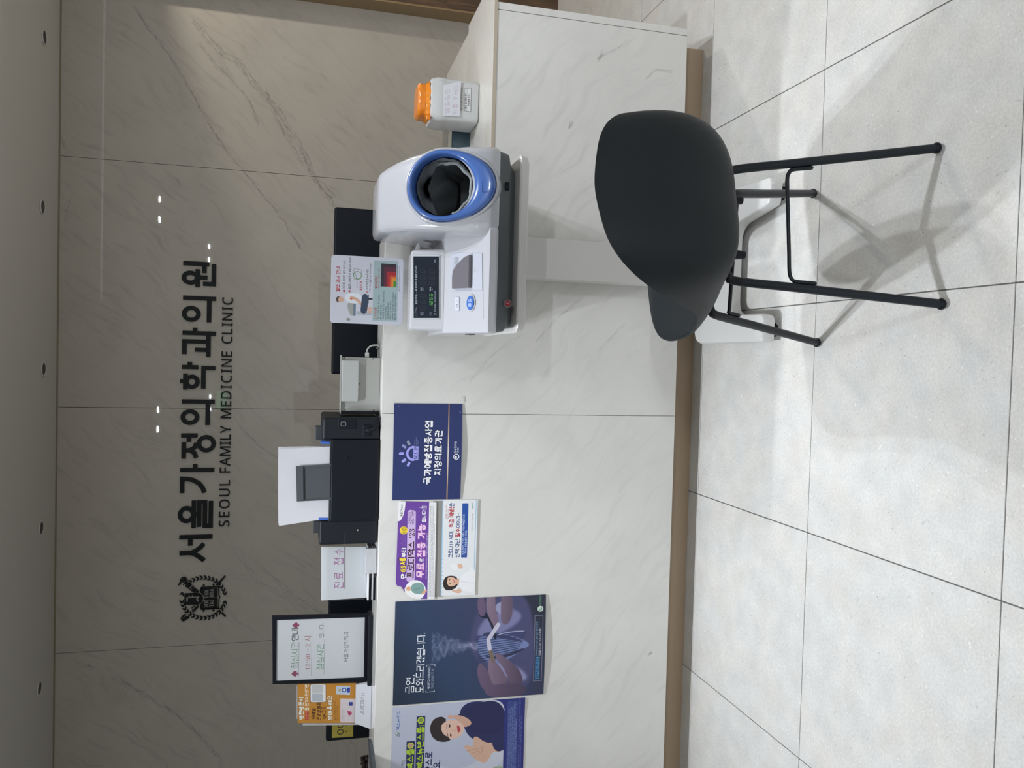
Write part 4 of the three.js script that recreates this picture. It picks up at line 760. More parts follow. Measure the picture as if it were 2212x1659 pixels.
// ---- inkjet printer, its back to the room ----
{
  const z = -0.597, zb = -0.86, L = atZ(826, 1176, z).x, R = atZ(826, 903, z).x, topL = atZ(690, 1176, z).y, y0 = LEDGE_Y + 0.003, top = 1.226;
  const g = thing('printer', 'black inkjet printer with rear paper feed on the counter ledge', 'printer', V3((L + R) / 2, LEDGE_Y, (z + zb) / 2));
  const xm = (py) => atZ(760, py, z).x;
  const mid0 = xm(1126), mid1 = xm(950);
  part(g, 'body', [box(L, mid0 + 0.002, y0, top + 0.004, zb, z - 0.012, 0.008, 3), box(mid0, mid1, y0, top - 0.022, z - 0.008, z, 0.003), box(mid0, mid1, y0, top - 0.03, zb, z - 0.055, 0.003), box(mid1 - 0.002, R, y0, top, zb, z - 0.006, 0.008, 3)], darkPlastic);
  for (const [a, b] of [[L + 0.03, 0], [R - 0.03, 0]]) part(g, 'rubber_foot', new THREE.CylinderGeometry(0.012, 0.012, 0.006, 16).translate(a, LEDGE_Y + 0.0032, -0.7), blackPlastic);
  const fx = (px, py, zz = z) => atZ(px, py, zz);
  part(g, 'rear_cover', box(mid0 + 0.003, mid1 - 0.003, y0 + 0.004, top - 0.028, z - 0.002, z + 0.0022, 0.002), blackPlastic);
  { const a = fx(747, 992), b = fx(752, 986); part(g, 'cover_latch', box(a.x, b.x, b.y, a.y, z + 0.001, z + 0.0045, 0.0006), blackPlastic); }
  { const a = fx(731, 926, z - 0.006), b = fx(770, 905, z - 0.006); const p = part(g, 'port_recess', box(a.x, b.x, b.y, a.y, z - 0.008, z - 0.0045, 0.001), blackPlastic);
    const q = fx(736, 921), r = fx(748, 911); part(p, 'network_port', [box(q.x, r.x, r.y, r.y + 0.0018, z - 0.005, z - 0.0035, 0), box(q.x, r.x, q.y - 0.0018, q.y, z - 0.005, z - 0.0035, 0), box(q.x, q.x + 0.0018, r.y, q.y, z - 0.005, z - 0.0035, 0), box(r.x - 0.0018, r.x, r.y, q.y, z - 0.005, z - 0.0035, 0)], std({ color: lin(0.3, 0.3, 0.3), roughness: 0.3, metalness: 0.6 }), 'metal rimmed network port'); }
  { const c = fx(793, 930, z); part(g, 'power_socket', box(c.x - 0.017, c.x + 0.017, c.y - 0.012, c.y + 0.012, z - 0.009, z - 0.004, 0.002), blackPlastic); part(g, 'power_plug', rod(V3(c.x, c.y, z - 0.005), V3(c.x + 0.002, c.y - 0.008, z + 0.012), 0.007, 0.005), darkPlastic); part(g, 'power_cable', tube([V3(c.x + 0.002, c.y - 0.008, z + 0.011), V3(c.x + 0.012, c.y - 0.024, z + 0.018), V3(c.x + 0.03, LEDGE_Y + 0.006, z + 0.006), V3(R - 0.004, LEDGE_Y + 0.005, z + 0.004), V3(R + 0.002, LEDGE_Y + 0.006, z - 0.02), V3(R + 0.003, LEDGE_Y + 0.006, z - 0.1), V3(R + 0.003, LEDGE_Y + 0.005, LEDGE_BACK + 0.01)], 0.0028, 40, 8), blackPlastic, 'black power cable'); }
  { const a = fx(745, 1176, z - 0.012), b = fx(745, 1152, z - 0.012); part(g, 'side_seam', box(a.x + 0.001, b.x, a.y - 0.0008, a.y + 0.0008, z - 0.0125, z - 0.0115, 0), greyPlastic); const d = fx(773, 1145, z - 0.012); part(g, 'screw', new THREE.SphereGeometry(0.0026, 10, 8).translate(d.x, d.y, z - 0.0115), std({ color: lin(0.5, 0.48, 0.4), roughness: 0.4 }), 'pale screw'); }
  // raised lid wings on both sides of the feed
  { const a = fx(681, 950, -0.66), b = fx(697, 921, -0.66); part(g, 'lid_wing', box(a.x, b.x, top - 0.006, a.y, -0.70, -0.655, 0.002), greyPlastic); const e = fx(676, 1151, -0.66), f = fx(676, 1120, -0.66); part(g, 'lid_wing', box(e.x, f.x, top - 0.004, e.y, -0.70, -0.655, 0.002), greyPlastic); }
  // edge guides
  const blue = std({ color: lin(0.05, 0.14, 0.55), roughness: 0.4 });
  { const a = fx(710, 957, z - 0.01); part(g, 'paper_guide', box(a.x - 0.003, a.x + 0.004, top - 0.03, top + 0.004, z - 0.05, z - 0.01, 0.001), blue, 'blue edge guide'); const b = fx(712, 1121, z - 0.01); part(g, 'paper_guide', box(b.x - 0.003, b.x + 0.004, top - 0.03, top + 0.006, z - 0.05, z - 0.01, 0.001), blue, 'blue edge guide'); }
  // support leaning back behind the sheets
  const N = V3(0, 0.16, 0.987).normalize(), P0 = V3(0, top - 0.02, z - 0.002);
  const sp = (px, py) => atPlane(px, py, P0, N);
  const q = [[642, 1082], [640, 1008], [718, 1003], [714, 1078]].map(([a, b]) => sp(a, b));
  part(g, 'paper_support', sheet(...q, 0.005), greyPlastic);
  const r = [[641.5, 1083], [639.5, 1007], [655, 1006], [656, 1082]].map(([a, b]) => sp(a, b).addScaledVector(N, 0.004)); part(g, 'support_lip', sheet(...r, 0.004), greyPlastic);
  for (const [a, b] of [[1083, 1080], [1010, 1007]]) part(g, 'support_rail', sheet(...[[643, a], [643, b], [716, b - 4], [716, a - 4]].map(([c, d]) => sp(c, d).addScaledVector(N, 0.003)), 0.004), greyPlastic);
  // sheets of paper standing in the feed
  const pp = P0.clone().addScaledVector(N, -0.009), pt = (px, py) => atPlane(px, py, pp, N);
  const w = [[604, 1136], [604, 970], [722, 964], [722, 1118]].map(([a, b]) => pt(a, b));
  const stack = thing('paper_stack', 'white paper sheets standing in the printer feed', 'paper', V3((w[0].x + w[1].x) / 2, top - 0.02, pp.z));
  for (let i = 0; i < 4; i++) part(stack, i ? 'sheet_' + String(i).padStart(3, '0') : 'sheet', sheet(...w.map((p, k) => p.clone().addScaledVector(N, -0.0016 * i).add(V3(k < 2 ? (i % 2 ? 0.002 : 0) * i : 0, k < 2 ? 0.0015 * i : 0, 0))), 0.0009, (s, t) => 0.006 * (1 - t) * Math.cos(Math.PI * (s - 0.5)) * 0.6, 10, 4), whitePaper);
}
// ---- pale metal device box with its raised plate ----
{
  const z = -0.655, a = atZ(736, 903, z), b = atZ(736, 771, z), edge = atZ(826, 903, -0.597).x; a.x = Math.max(a.x, edge + 0.016); const y0 = LEDGE_Y + 0.0004, y1 = a.y;
  const cream = std({ color: lin(0.36, 0.365, 0.345), roughness: 0.5 });
  const g = thing('terminal_box', 'pale grey metal box with raised upper plate beside the printer', 'device', V3((a.x + b.x) / 2, LEDGE_Y, z - 0.03));
  part(g, 'body', box(a.x, b.x, y0, y1, z - 0.07, z, 0.0015), cream);
  part(g, 'side_panel', box(a.x - 0.009, a.x - 0.0005, y0, y1, z - 0.07, z + 0.001, 0.001), darkPlastic, 'dark side panel');
  part(g, 'top_flange', box(a.x - 0.009, b.x + 0.006, y1, y1 + 0.002, z - 0.07, z + 0.006, 0.0008), cream);
  const c = atZ(774, 868, z + 0.012), d = atZ(738, 778, z + 0.012);
  part(g, 'raised_plate', box(c.x, d.x, c.y, y1 - 0.0005, z + 0.0005, z + 0.012, 0.003, 3), std({ color: lin(0.45, 0.465, 0.455), roughness: 0.45 }));
  const grey = std({ color: lin(0.16, 0.16, 0.15), roughness: 0.4, metalness: 0.5 });
  for (const [px, py] of [[745, 773], [806, 775], [745, 877], [745, 885], [807, 886], [777, 829]]) { const s = atZ(px, py, z); part(g, 'screw', new THREE.SphereGeometry(0.0024, 10, 8).scale(1, 1, 0.5).translate(s.x, s.y, z), grey, 'small dark screw'); }
  const k = atZ(793, 765, z - 0.01), mat = std({ color: lin(0.42, 0.44, 0.42), roughness: 0.5 });
  part(g, 'usb_plug', box(b.x + 0.0003, b.x + 0.016, k.y - 0.006, k.y + 0.006, z - 0.016, z - 0.006, 0.002), mat);
  part(g, 'usb_cable', tube([V3(b.x + 0.014, k.y, z - 0.011), V3(b.x + 0.026, k.y - 0.001, z - 0.011), V3(b.x + 0.037, k.y - 0.014, z - 0.014), V3(b.x + 0.038, LEDGE_Y + 0.004, z - 0.02), V3(b.x + 0.03, LEDGE_Y + 0.003, z - 0.1)], 0.0024, 30, 8), mat);
}
// ---- reception name card in front of the stacked trays ----
{
  const z = -0.70, [c, x] = canvasOf(702, 582);
  x.fillStyle = '#d6d9de'; x.fillRect(0, 0, 702, 582);
  for (const [ch, a] of [['진', 140], ['료', 264], ['접', 456], ['수', 582]]) write(x, ch, a, 164, 126, { weight: 0.085, color: '#a4689c', sx: 0.82, gap: 0 });
  x.fillStyle = '#8d8890'; x.fillRect(140, 292, 562, 14); x.fillStyle = '#b9b3b0'; x.fillRect(140, 310, 562, 7);
  const p = [[694, 1297], [694, 1181], [790, 1181], [790, 1291]].map(([a, b]) => atZ(a, b, z));
  const g = thing('reception_sign', 'white card sign with violet Korean lettering in a clear holder by the printer', 'sign', V3((p[0].x + p[1].x) / 2, LEDGE_Y, z));
  part(g, 'card', sheet(...p, 0.0012, (s, t) => 0.004 * t * Math.sin(3 * s), 8, 6), phys({ map: texOf(c), roughness: 0.5 }));
  part(g, 'clear_holder', box(p[0].x, p[1].x, LEDGE_Y + 0.03, p[0].y - 0.002, z + 0.0075, z + 0.0095, 0.0005), clearMat);
  part(g, 'support', box(p[0].x + 0.02, p[1].x - 0.01, LEDGE_Y + 0.026, p[0].y - 0.03, z - 0.012, z - 0.008, 0.0005), std({ color: lin(0.6, 0.6, 0.62), roughness: 0.6 }));
}
{
  const x0 = atZ(800, 1296, -0.66).x, x1 = atZ(800, 1182, -0.66).x;
  const g = thing('stacked_trays', 'small stack of black and white plastic trays under the reception card', 'tray', V3((x0 + x1) / 2, LEDGE_Y, -0.69));
  [[0, 0.007, blackPlastic], [0.0072, 0.012, whitePaper], [0.0122, 0.02, blackPlastic], [0.0202, 0.0255, whiteGloss]].forEach(([a, b, m], i) => part(g, i ? 'tray_' + String(i).padStart(3, '0') : 'tray', box(x0 + 0.002 * (i % 2), x1 - 0.003 * (i % 2), LEDGE_Y + 0.0004 + a, LEDGE_Y + b, -0.755, -0.655 + 0.004 * (i % 2), 0.001), m));
  const k0 = atZ(800, 1244, -0.62).x, k1 = atZ(800, 1184, -0.62).x;
  const h = thing('card_holder', 'small clear acrylic card holder in front of the stacked trays', 'card holder', V3((k0 + k1) / 2, LEDGE_Y, -0.62));
  part(h, 'back_plate', box(k0, k1, LEDGE_Y + 0.001, LEDGE_Y + 0.042, -0.645, -0.643, 0.0005), clearMat);
  part(h, 'base_plate', box(k0, k1, LEDGE_Y + 0.0004, LEDGE_Y + 0.0022, -0.645, -0.598, 0.0005), clearMat);
  part(h, 'front_lip', plate([[k0, LEDGE_Y + 0.0024], [k1, LEDGE_Y + 0.0024], [k1, LEDGE_Y + 0.026], [k1 - 0.02, LEDGE_Y + 0.03], [k1 - 0.026, LEDGE_Y + 0.016], [k0 + 0.026, LEDGE_Y + 0.016], [k0 + 0.02, LEDGE_Y + 0.03], [k0, LEDGE_Y + 0.026]], -0.604, -0.602), clearMat);
  part(h, 'cards', box(k0 + 0.004, k1 - 0.004, LEDGE_Y + 0.0026, LEDGE_Y + 0.034, -0.64, -0.63, 0.0005), whitePaper);
}
// ---- lunch hour notice in a black stand ----
{
  const z = -0.735, o = [[589, 1477], [588, 1331], [797, 1326], [792, 1474]].map(([a, b]) => atZ(a, b, z)), i4 = [[597, 1470.5], [598, 1339], [788, 1333], [785.5, 1462.5]].map(([a, b]) => atZ(a, b, z));
  const [c, x] = canvasOf(672, 970);
  x.fillStyle = '#c9cdd1'; x.fillRect(0, 0, 672, 970);
  const spade = (sx, sy) => { x.fillStyle = '#8a4560'; x.beginPath(); x.moveTo(sx, sy - 38); x.bezierCurveTo(sx + 45, sy - 5, sx + 36, sy + 30, sx + 6, sy + 18); x.lineTo(sx + 16, sy + 38); x.lineTo(sx - 16, sy + 38); x.lineTo(sx - 6, sy + 18); x.bezierCurveTo(sx - 36, sy + 30, sx - 45, sy - 5, sx, sy - 38); x.fill(); };
  spade(70, 200); spade(606, 205);
  write(x, '점심시간', 125, 155, 82, { weight: 0.075, color: '#6d8a76', sx: 0.9, gap: 0.02 }); write(x, '안내', 432, 158, 80, { weight: 0.1, color: '#4c4f52', sx: 0.88, gap: 0.02 });
  x.fillStyle = '#8c8f92'; x.fillRect(35, 241, 385, 4); x.fillRect(40, 379, 490, 4); x.fillRect(50, 520, 395, 4);
  x.font = '72px serif'; x.fillStyle = '#9a5f66'; x.fillText('12:50 ~ 2', 100, 366); write(x, '시', 418, 298, 78, { weight: 0.075, color: '#9a5f66' });
  write(x, '점심시간', 100, 436, 80, { weight: 0.08, color: '#5d8a6c', sx: 0.9, gap: 0.02 }); write(x, '입니다.', 455, 460, 54, { weight: 0.085, color: '#6b6e72', sx: 0.9 });
  write(x, '서울가정의학과', 175, 735, 56, { weight: 0.09, color: '#6b6e72', sx: 0.86, gap: 0.02 });
  const g = thing('lunch_notice', 'white lunch hour notice in a black upright stand on the ledge', 'notice', V3((o[0].x + o[1].x) / 2, LEDGE_Y, z));
  part(g, 'paper', sheet(...i4.map((p) => p.clone().add(V3(0, 0, 0.0006))), 0.0008), printMat(c, 0.6));
  part(g, 'frame', plate([o[3], o[2], o[1], o[0]], z - 0.012, z + 0.004, 0.0015, [[i4[3], i4[2], i4[1], i4[0]]]), blackPlastic);
  part(g, 'back_board', plate([o[3], o[2], o[1], o[0]].map((p, k) => V3(p.x + (k % 3 ? -0.003 : 0.003), p.y + (k < 2 ? 0.003 : -0.003), 0)), z - 0.0115, z - 0.001), blackPlastic);
  part(g, 'foot_bar', box(o[3].x - 0.002, o[2].x + 0.002, LEDGE_Y + 0.0004, LEDGE_Y + 0.014, LEDGE_BACK + 0.002, z + 0.028, 0.003), darkPlastic);
  part(g, 'stem', box((o[2].x + o[3].x) / 2 - 0.07, (o[2].x + o[3].x) / 2 + 0.07, LEDGE_Y + 0.012, o[2].y + 0.012, z - 0.01, z + 0.001, 0.001), blackPlastic);
}
// ---- orange leaflets in a white holder ----
{
  const z = -0.738, [c, x] = canvasOf(690, 1000);
  x.fillStyle = '#c68a35'; x.fillRect(0, 0, 690, 1000);
  write(x, '병원방문시', 60, 20, 78, { weight: 0.17, color: '#f4f0e6', sx: 0.94, outline: '#6a4a20', ow: 0.05 });
  x.fillStyle = '#b2412f'; x.fillRect(46, 118, 160, 62); write(x, '신분증', 58, 120, 56, { weight: 0.13, color: '#d98b72', sx: 0.86 }); write(x, '를 안가져오셨다면', 212, 116, 62, { weight: 0.13, color: '#f1ece0', sx: 0.86, gap: 0.02 });
  write(x, '모바일', 60, 222, 66, { weight: 0.15, color: '#3a2414' }); write(x, '건강보험증', 40, 306, 66, { weight: 0.15, color: '#3a2414', sx: 0.9 }); write(x, 'QR코드', 66, 386, 68, { weight: 0.14, bold: true, color: '#3a2414' });
  write(x, '보여주세요', 46, 480, 84, { weight: 0.17, color: '#f6f3ea', sx: 0.94, outline: '#6a4a20', ow: 0.05 });
  x.fillStyle = '#e9eaec'; rr(x, 350, 205, 310, 250, 26); x.fill(); x.fillStyle = '#5a5e66'; rr(x, 350, 205, 310, 250, 26); x.lineWidth = 6; x.strokeStyle = '#5a4a32'; x.stroke(); x.fillStyle = '#c9cacc'; x.fillRect(505, 232, 140, 170); x.fillStyle = '#b9bfc8'; x.fillRect(365, 232, 130, 170);
  fine(x, 50, 590, 330, 26, '#8a5a20', 2, 1.5);
  x.save(); x.translate(540, 700); x.rotate(0.04); x.fillStyle = '#c5d3e6'; rr(x, -65, -80, 150, 230, 14); x.fill(); x.fillStyle = '#b8aa74'; x.fillRect(-10, -40, 44, 36); x.fillStyle = '#3f5aa8'; x.beginPath(); x.arc(15, 50, 40, 0, 7); x.fill(); x.fillStyle = '#eef1f6'; x.beginPath(); x.arc(15, 50, 22, 0, 7); x.fill(); x.fillStyle = '#2d44a0'; x.fillRect(-26, 95, 84, 52); x.restore();
  x.fillStyle = '#ddd2d6'; x.fillRect(10, 690, 400, 260); x.fillStyle = '#b83f68'; x.beginPath(); x.moveTo(120, 830); x.lineTo(200, 800); x.lineTo(196, 870); x.lineTo(150, 880); x.fill(); x.fillStyle = '#34419a'; rr(x, 290, 830, 62, 62, 8); x.fill(); fine(x, 40, 715, 200, 16, '#9a9098', 2);
  x.fillStyle = '#27304d'; x.fillRect(0, 952, 690, 48); fine(x, 30, 962, 620, 24, '#c3c8d6', 1);
  const q = [[643, 1562], [642.5, 1475], [776, 1473], [776, 1562]].map(([a, b]) => atZ(a, b, z));
  const g = thing('leaflet_stack', 'orange leaflets with white Korean lettering in a white holder', 'leaflet', V3((q[0].x + q[1].x) / 2, LEDGE_Y + 0.03, z));
  part(g, 'leaflet', sheet(...q, 0.0006), printMat(c, 0.5));
  part(g, 'leaflet_001', sheet(...[[654, 1567], [650, 1482], [776, 1480], [776, 1566]].map(([a, b]) => atZ(a, b, z - 0.004)), 0.0025), whitePaper, 'white leaflet behind');
  part(g, 'leaflet_002', sheet(...[[640, 1553], [640, 1480], [776, 1480], [776, 1553]].map(([a, b]) => atZ(a, b, z - 0.008)), 0.0025), whitePaper, 'white leaflet behind');
  const a = atZ(795, 1570, z + 0.012), b = atZ(795, 1472, z + 0.012), yt = atZ(768, 1520, z + 0.012).y;
  const h = thing('leaflet_holder', 'low white folded card holder under the orange leaflets', 'holder', V3((a.x + b.x) / 2, LEDGE_Y, z));
  const [hc, hx] = canvasOf(512, 160); hx.fillStyle = '#d3d6de'; hx.fillRect(0, 0, 512, 160); write(hx, '프로디악스23', 130, 50, 44, { weight: 0.1, color: '#70727c', sx: 0.96 });
  part(h, 'front_panel', sheet(V3(a.x + 0.012, yt, z + 0.006), V3(b.x - 0.012, yt, z + 0.006), V3(b.x, LEDGE_Y + 0.001, z + 0.03), V3(a.x, LEDGE_Y + 0.001, z + 0.03), 0.0015), printMat(hc, 0.5));
  for (const [s, e] of [[a.x, a.x + 0.012], [b.x, b.x - 0.012]]) part(h, 'side_panel', sheet(V3(e, yt, z - 0.012), V3(e, yt, z + 0.006), V3(s, LEDGE_Y + 0.001, z + 0.03), V3(s, LEDGE_Y + 0.001, LEDGE_BACK + 0.004), 0.0012), std({ color: lin(0.66, 0.67, 0.7), roughness: 0.5 }));
  part(h, 'back_panel', box(a.x + 0.004, b.x - 0.004, LEDGE_Y + 0.001, yt + 0.03, z - 0.02, z - 0.018, 0.0004), std({ color: lin(0.66, 0.67, 0.7), roughness: 0.5 }));
}
// ---- dark tablet lying across the ledge end and a dark dried sprig behind it ----
{
  const q = [[796, 1597], [799, 1606], [812, 1690], [800, 1690]].map(([a, b]) => atY(a, b, LEDGE_Y + 0.008));
  const s = new THREE.Shape([q[0], q[1], q[2], q[3]].map((p) => new THREE.Vector2(p.x, -p.z))), e = new THREE.ExtrudeGeometry(s, { depth: 0.007, bevelEnabled: true, bevelSize: 0.0008, bevelThickness: 0.0008, bevelSegments: 2 });
  e.rotateX(-Math.PI / 2); e.translate(0, LEDGE_Y + 0.0014, 0);
  single('tablet', 'dark tablet with silver edge lying at the end of the ledge', 'tablet', e, std({ color: lin(0.05, 0.06, 0.075), roughness: 0.35 }));
  const b = atZ(783, 1656, -0.83), g = thing('dried_sprig', 'dark brown dried sprig standing behind the ledge end', 'dried flower', V3(b.x, LOW_Y, -0.84));
  const brown = std({ color: lin(0.03, 0.024, 0.02), roughness: 0.9 });
  part(g, 'stem', rod(V3(b.x, LOW_Y + 0.06, -0.84), V3(b.x, b.y, -0.84), 0.003), brown);
  part(g, 'vase', new THREE.LatheGeometry([[0.0, 0], [0.03, 0], [0.036, 0.04], [0.022, 0.1], [0.02, 0.12], [0.017, 0.12], [0.017, 0.02], [0, 0.02]].map(([r, y]) => new THREE.Vector2(r, y)), 28).translate(b.x, LOW_Y + 0.0005, -0.84), darkPlastic);
  const seeds = []; for (let i = 0; i < 140; i++) { const d = new THREE.IcosahedronGeometry(0.0025 + 0.003 * rnd(), 1); d.translate(b.x + (rnd() - 0.5) * 0.05, b.y - 0.012 + (rnd() - 0.6) * 0.035, -0.84 + (rnd() - 0.5) * 0.03); seeds.push(d); }
  part(g, 'seed_head', seeds, brown).userData.kind = 'stuff';
}

// =====================  BLOOD PRESSURE STATION  =====================
const shellWhite = phys({ color: lin(0.53, 0.54, 0.58), roughness: 0.2, clearcoat: 0.5, clearcoatRoughness: 0.08 });
const baseGrey = std({ color: lin(0.085, 0.098, 0.105), roughness: 0.45 });
const baseGreyLight = std({ color: lin(0.17, 0.19, 0.195), roughness: 0.5 });
const standWhite = phys({ color: lin(0.66, 0.65, 0.64), roughness: 0.35 });
const TRAY_Y = 0.762;
{ // stand
  const g = thing('device_stand', 'white pedestal stand with flat column and forked floor base', 'stand', V3(-0.47, 0, -0.4));
  part(g, 'tray', loft([rrect(-0.69, -0.255, -0.55, -0.165, 0.736, 0.02), rrect(-0.697, -0.248, -0.557, -0.155, 0.741, 0.024), rrect(-0.699, -0.246, -0.56, -0.152, 0.758, 0.024), rrect(-0.695, -0.25, -0.556, -0.156, TRAY_Y, 0.022)], true, 0.5), standWhite);
  part(g, 'column', box(-0.527, -0.408, 0.05, 0.737, -0.515, -0.45, 0.003, 3), standWhite);
  // forked base drawn in plan
  const s = new THREE.Shape(); const P = (x, z) => [x, -z];
  s.moveTo(...P(-0.70, -0.16)); s.lineTo(...P(-0.70, -0.50)); s.quadraticCurveTo(...P(-0.70, -0.55), ...P(-0.65, -0.55)); s.lineTo(...P(-0.29, -0.55)); s.quadraticCurveTo(...P(-0.24, -0.55), ...P(-0.24, -0.50)); s.lineTo(...P(-0.25, -0.145));
  s.quadraticCurveTo(...P(-0.255, -0.135), ...P(-0.27, -0.135)); s.lineTo(...P(-0.312, -0.14)); s.quadraticCurveTo(...P(-0.325, -0.142), ...P(-0.326, -0.16)); s.lineTo(...P(-0.345, -0.27)); s.quadraticCurveTo(...P(-0.35, -0.335), ...P(-0.40, -0.335)); s.lineTo(...P(-0.57, -0.335)); s.quadraticCurveTo(...P(-0.615, -0.335), ...P(-0.618, -0.29)); s.lineTo(...P(-0.622, -0.17)); s.quadraticCurveTo(...P(-0.624, -0.15), ...P(-0.645, -0.15)); s.lineTo(...P(-0.69, -0.15)); s.quadraticCurveTo(...P(-0.70, -0.15), ...P(-0.70, -0.16));
  const e = new THREE.ExtrudeGeometry(s, { depth: 0.028, bevelEnabled: true, bevelSize: 0.006, bevelThickness: 0.006, bevelOffset: -0.006, bevelSegments: 4, curveSegments: 10 });
  e.rotateX(-Math.PI / 2); e.translate(0, 0.026, 0);
  part(g, 'forked_base', toCreasedNormals(e, 0.6), phys({ color: lin(0.72, 0.72, 0.71), roughness: 0.3 }));
  for (const [x, z] of [[-0.665, -0.185], [-0.285, -0.17], [-0.64, -0.5], [-0.3, -0.5]]) part(g, 'rubber_foot', new THREE.CylinderGeometry(0.02, 0.02, 0.02, 20).translate(x, 0.0102, z), blackPlastic, 'black rubber foot');
}
{ // the monitor itself
  const g = thing('blood_pressure_monitor', 'white arm-in blood pressure monitor with blue cuff ring and tilted display', 'blood pressure monitor', V3(-0.47, TRAY_Y, -0.35));
  // grey base
  part(g, 'base', loft([rrect(-0.676, -0.272, -0.53, -0.205, TRAY_Y + 0.0004, 0.03), rrect(-0.686, -0.262, -0.54, -0.182, 0.778, 0.03), rrect(-0.695, -0.246, -0.552, -0.158, 0.789, 0.03)], true, 0.4), baseGreyLight);
  part(g, 'base_band', loft([rrect(-0.696, -0.245, -0.553, -0.157, 0.789, 0.03), rrect(-0.702, -0.239, -0.556, -0.150, 0.815, 0.03)], true, 0.4), baseGrey);
  { const a = atZ(1100, 411, -0.152), b = atZ(1092, 393, -0.152); part(g, 'front_latch', box(a.x, b.x, a.y, b.y, -0.158, -0.148, 0.002), blackPlastic, 'black latch'); }
  // arm housing with the bored tunnel
  const rows = [[0.8155, -0.452, -0.238, -0.555, -0.150], [0.822, -0.458, -0.2355, -0.558, -0.146], [0.845, -0.462, -0.2345, -0.56, -0.147], [0.89, -0.456, -0.235, -0.56, -0.161], [0.94, -0.449, -0.2375, -0.56, -0.187], [0.985, -0.444, -0.242, -0.558, -0.221], [1.025, -0.441, -0.2495, -0.555, -0.262], [1.055, -0.439, -0.259, -0.55, -0.298], [1.075, -0.438, -0.268, -0.547, -0.323], [1.089, -0.4365, -0.276, -0.543, -0.342], [1.0955, -0.433, -0.282, -0.538, -0.352], [1.0985, -0.426, -0.29, -0.53, -0.362]];
  const body = loft(rows.map(([y, x0, x1, z0, z1], i) => rrect(x0, x1, z0, z1, y, 0.024, 8)), true, 0.9);
  const N = V3(0.0, 0.44, 0.898).normalize(), C0 = atPlane(957, 402, V3(-0.32, 0.945, -0.188), N);
  const E1 = V3(1, 0, 0), E2 = V3().crossVectors(N, E1).normalize();                 // E2 points up along the face
  const at = (a, b, d = 0) => C0.clone().addScaledVector(E1, a).addScaledVector(E2, b).addScaledVector(N, d);
  const frame = new THREE.Matrix4().makeBasis(E1, E2, N).setPosition(C0);
  const bore = new THREE.CylinderGeometry(0.0775, 0.0775, 0.30, 48); bore.rotateX(Math.PI / 2); bore.translate(0, 0, -0.09); bore.applyMatrix4(frame);
  const ev = new Evaluator(); ev.useGroups = false; ev.attributes = ['position', 'normal', 'uv'];
  const A = new Brush(body, shellWhite), B = new Brush(bore, shellWhite); A.updateMatrixWorld(); B.updateMatrixWorld();
  const cut = ev.evaluate(A, B, SUBTRACTION);
  part(g, 'arm_housing', cut.geometry, shellWhite);
  // blue egg-shaped collar
  const egg = (w, up, dn, n = 160) => Array.from({ length: n }, (_, i) => { const t = i / n * Math.PI * 2, s = Math.sin(t), c = Math.cos(t); return new THREE.Vector2(w * c, (s > 0 ? up : dn) * s); });
  const blueMat = phys({ color: lin(0.06, 0.15, 0.46), roughness: 0.3, clearcoat: 0.5, clearcoatRoughness: 0.1 });
  // rings of one egg curve fading into another, each at its own depth, make a smooth moulded collar
  const moulding = (outer, inner, prof) => { const O = egg(...outer), I = egg(...inner); return loft(prof.map(([w, d]) => O.map((p, i) => at(p.x + (I[i].x - p.x) * w, p.y + (I[i].y - p.y) * w, d))), false, 1.4); };
  const collar = moulding([0.0885, 0.0915, 0.137], [0.0755, 0.0775, 0.0835], [[0, -0.03], [0, 0.004], [0.02, 0.009], [0.08, 0.0125], [0.2, 0.0145], [0.45, 0.0155], [0.7, 0.0145], [0.88, 0.0115], [0.97, 0.006], [1, -0.002], [1, -0.03]]);
  const ring = part(g, 'cuff_collar', collar, blueMat, 'blue cuff collar');
  for (const [a0, a1, b0, b1] of [[-0.02, -0.0194, -0.13, -0.105], [-0.02, 0.006, -0.1056, -0.105]]) part(ring, 'collar_seam', (() => { const t = new THREE.BoxGeometry(a1 - a0, b1 - b0, 0.0006); t.translate((a0 + a1) / 2, (b0 + b1) / 2, 0.0161); t.applyMatrix4(frame); return t; })(), std({ color: lin(0.03, 0.07, 0.25), roughness: 0.5 }));
  // white raised lip around the collar
  const lip = moulding([0.0985, 0.1025, 0.145], [0.0885, 0.0915, 0.137], [[0, -0.03], [0, -0.006], [0.15, -0.001], [0.4, 0.002], [0.7, 0.002], [1, -0.001], [1, -0.03]]);
  part(g, 'collar_surround', lip, shellWhite);
  // fabric sleeve: creased tube running back into the housing
  const fab = std({ color: lin(0.15, 0.165, 0.175), roughness: 0.9, side: THREE.DoubleSide }), hem = std({ color: lin(0.30, 0.33, 0.34), roughness: 0.85 });
  const loops = [], edge = [];
  for (let j = 0; j <= 16; j++) { const d = -0.012 - j * 0.0125, l = []; for (let i = 0; i < 64; i++) { const t = i / 64 * Math.PI * 2, fold = 0.0035 * Math.sin(9 * t + j * 0.5) + 0.006 * fbm(noise, Math.cos(t) * 1.7 + 4, Math.sin(t) * 1.7 + j * 0.22, 3), r = 0.0725 - 0.012 * Math.sin(j / 16 * Math.PI / 2) + fold * (0.3 + j / 16); l.push(at(r * Math.cos(t), r * Math.sin(t), d)); } loops.push(l.reverse()); }
  part(g, 'fabric_sleeve', loft(loops, false, 1.2), fab, 'dark grey fabric sleeve');
  for (let i = 0; i < 40; i++) { const t = (198 + i / 39 * 210) * Math.PI / 180, r = 0.0665 + 0.0016 * Math.sin(i * 0.8) + 0.003 * fbm(noise2, i * 0.16, 2, 2), d = -0.03 + 0.005 * Math.sin(i * 0.33) + 0.008 * fbm(noise, i * 0.12, 7, 2); edge.push(at(r * Math.cos(t), r * Math.sin(t), d)); }
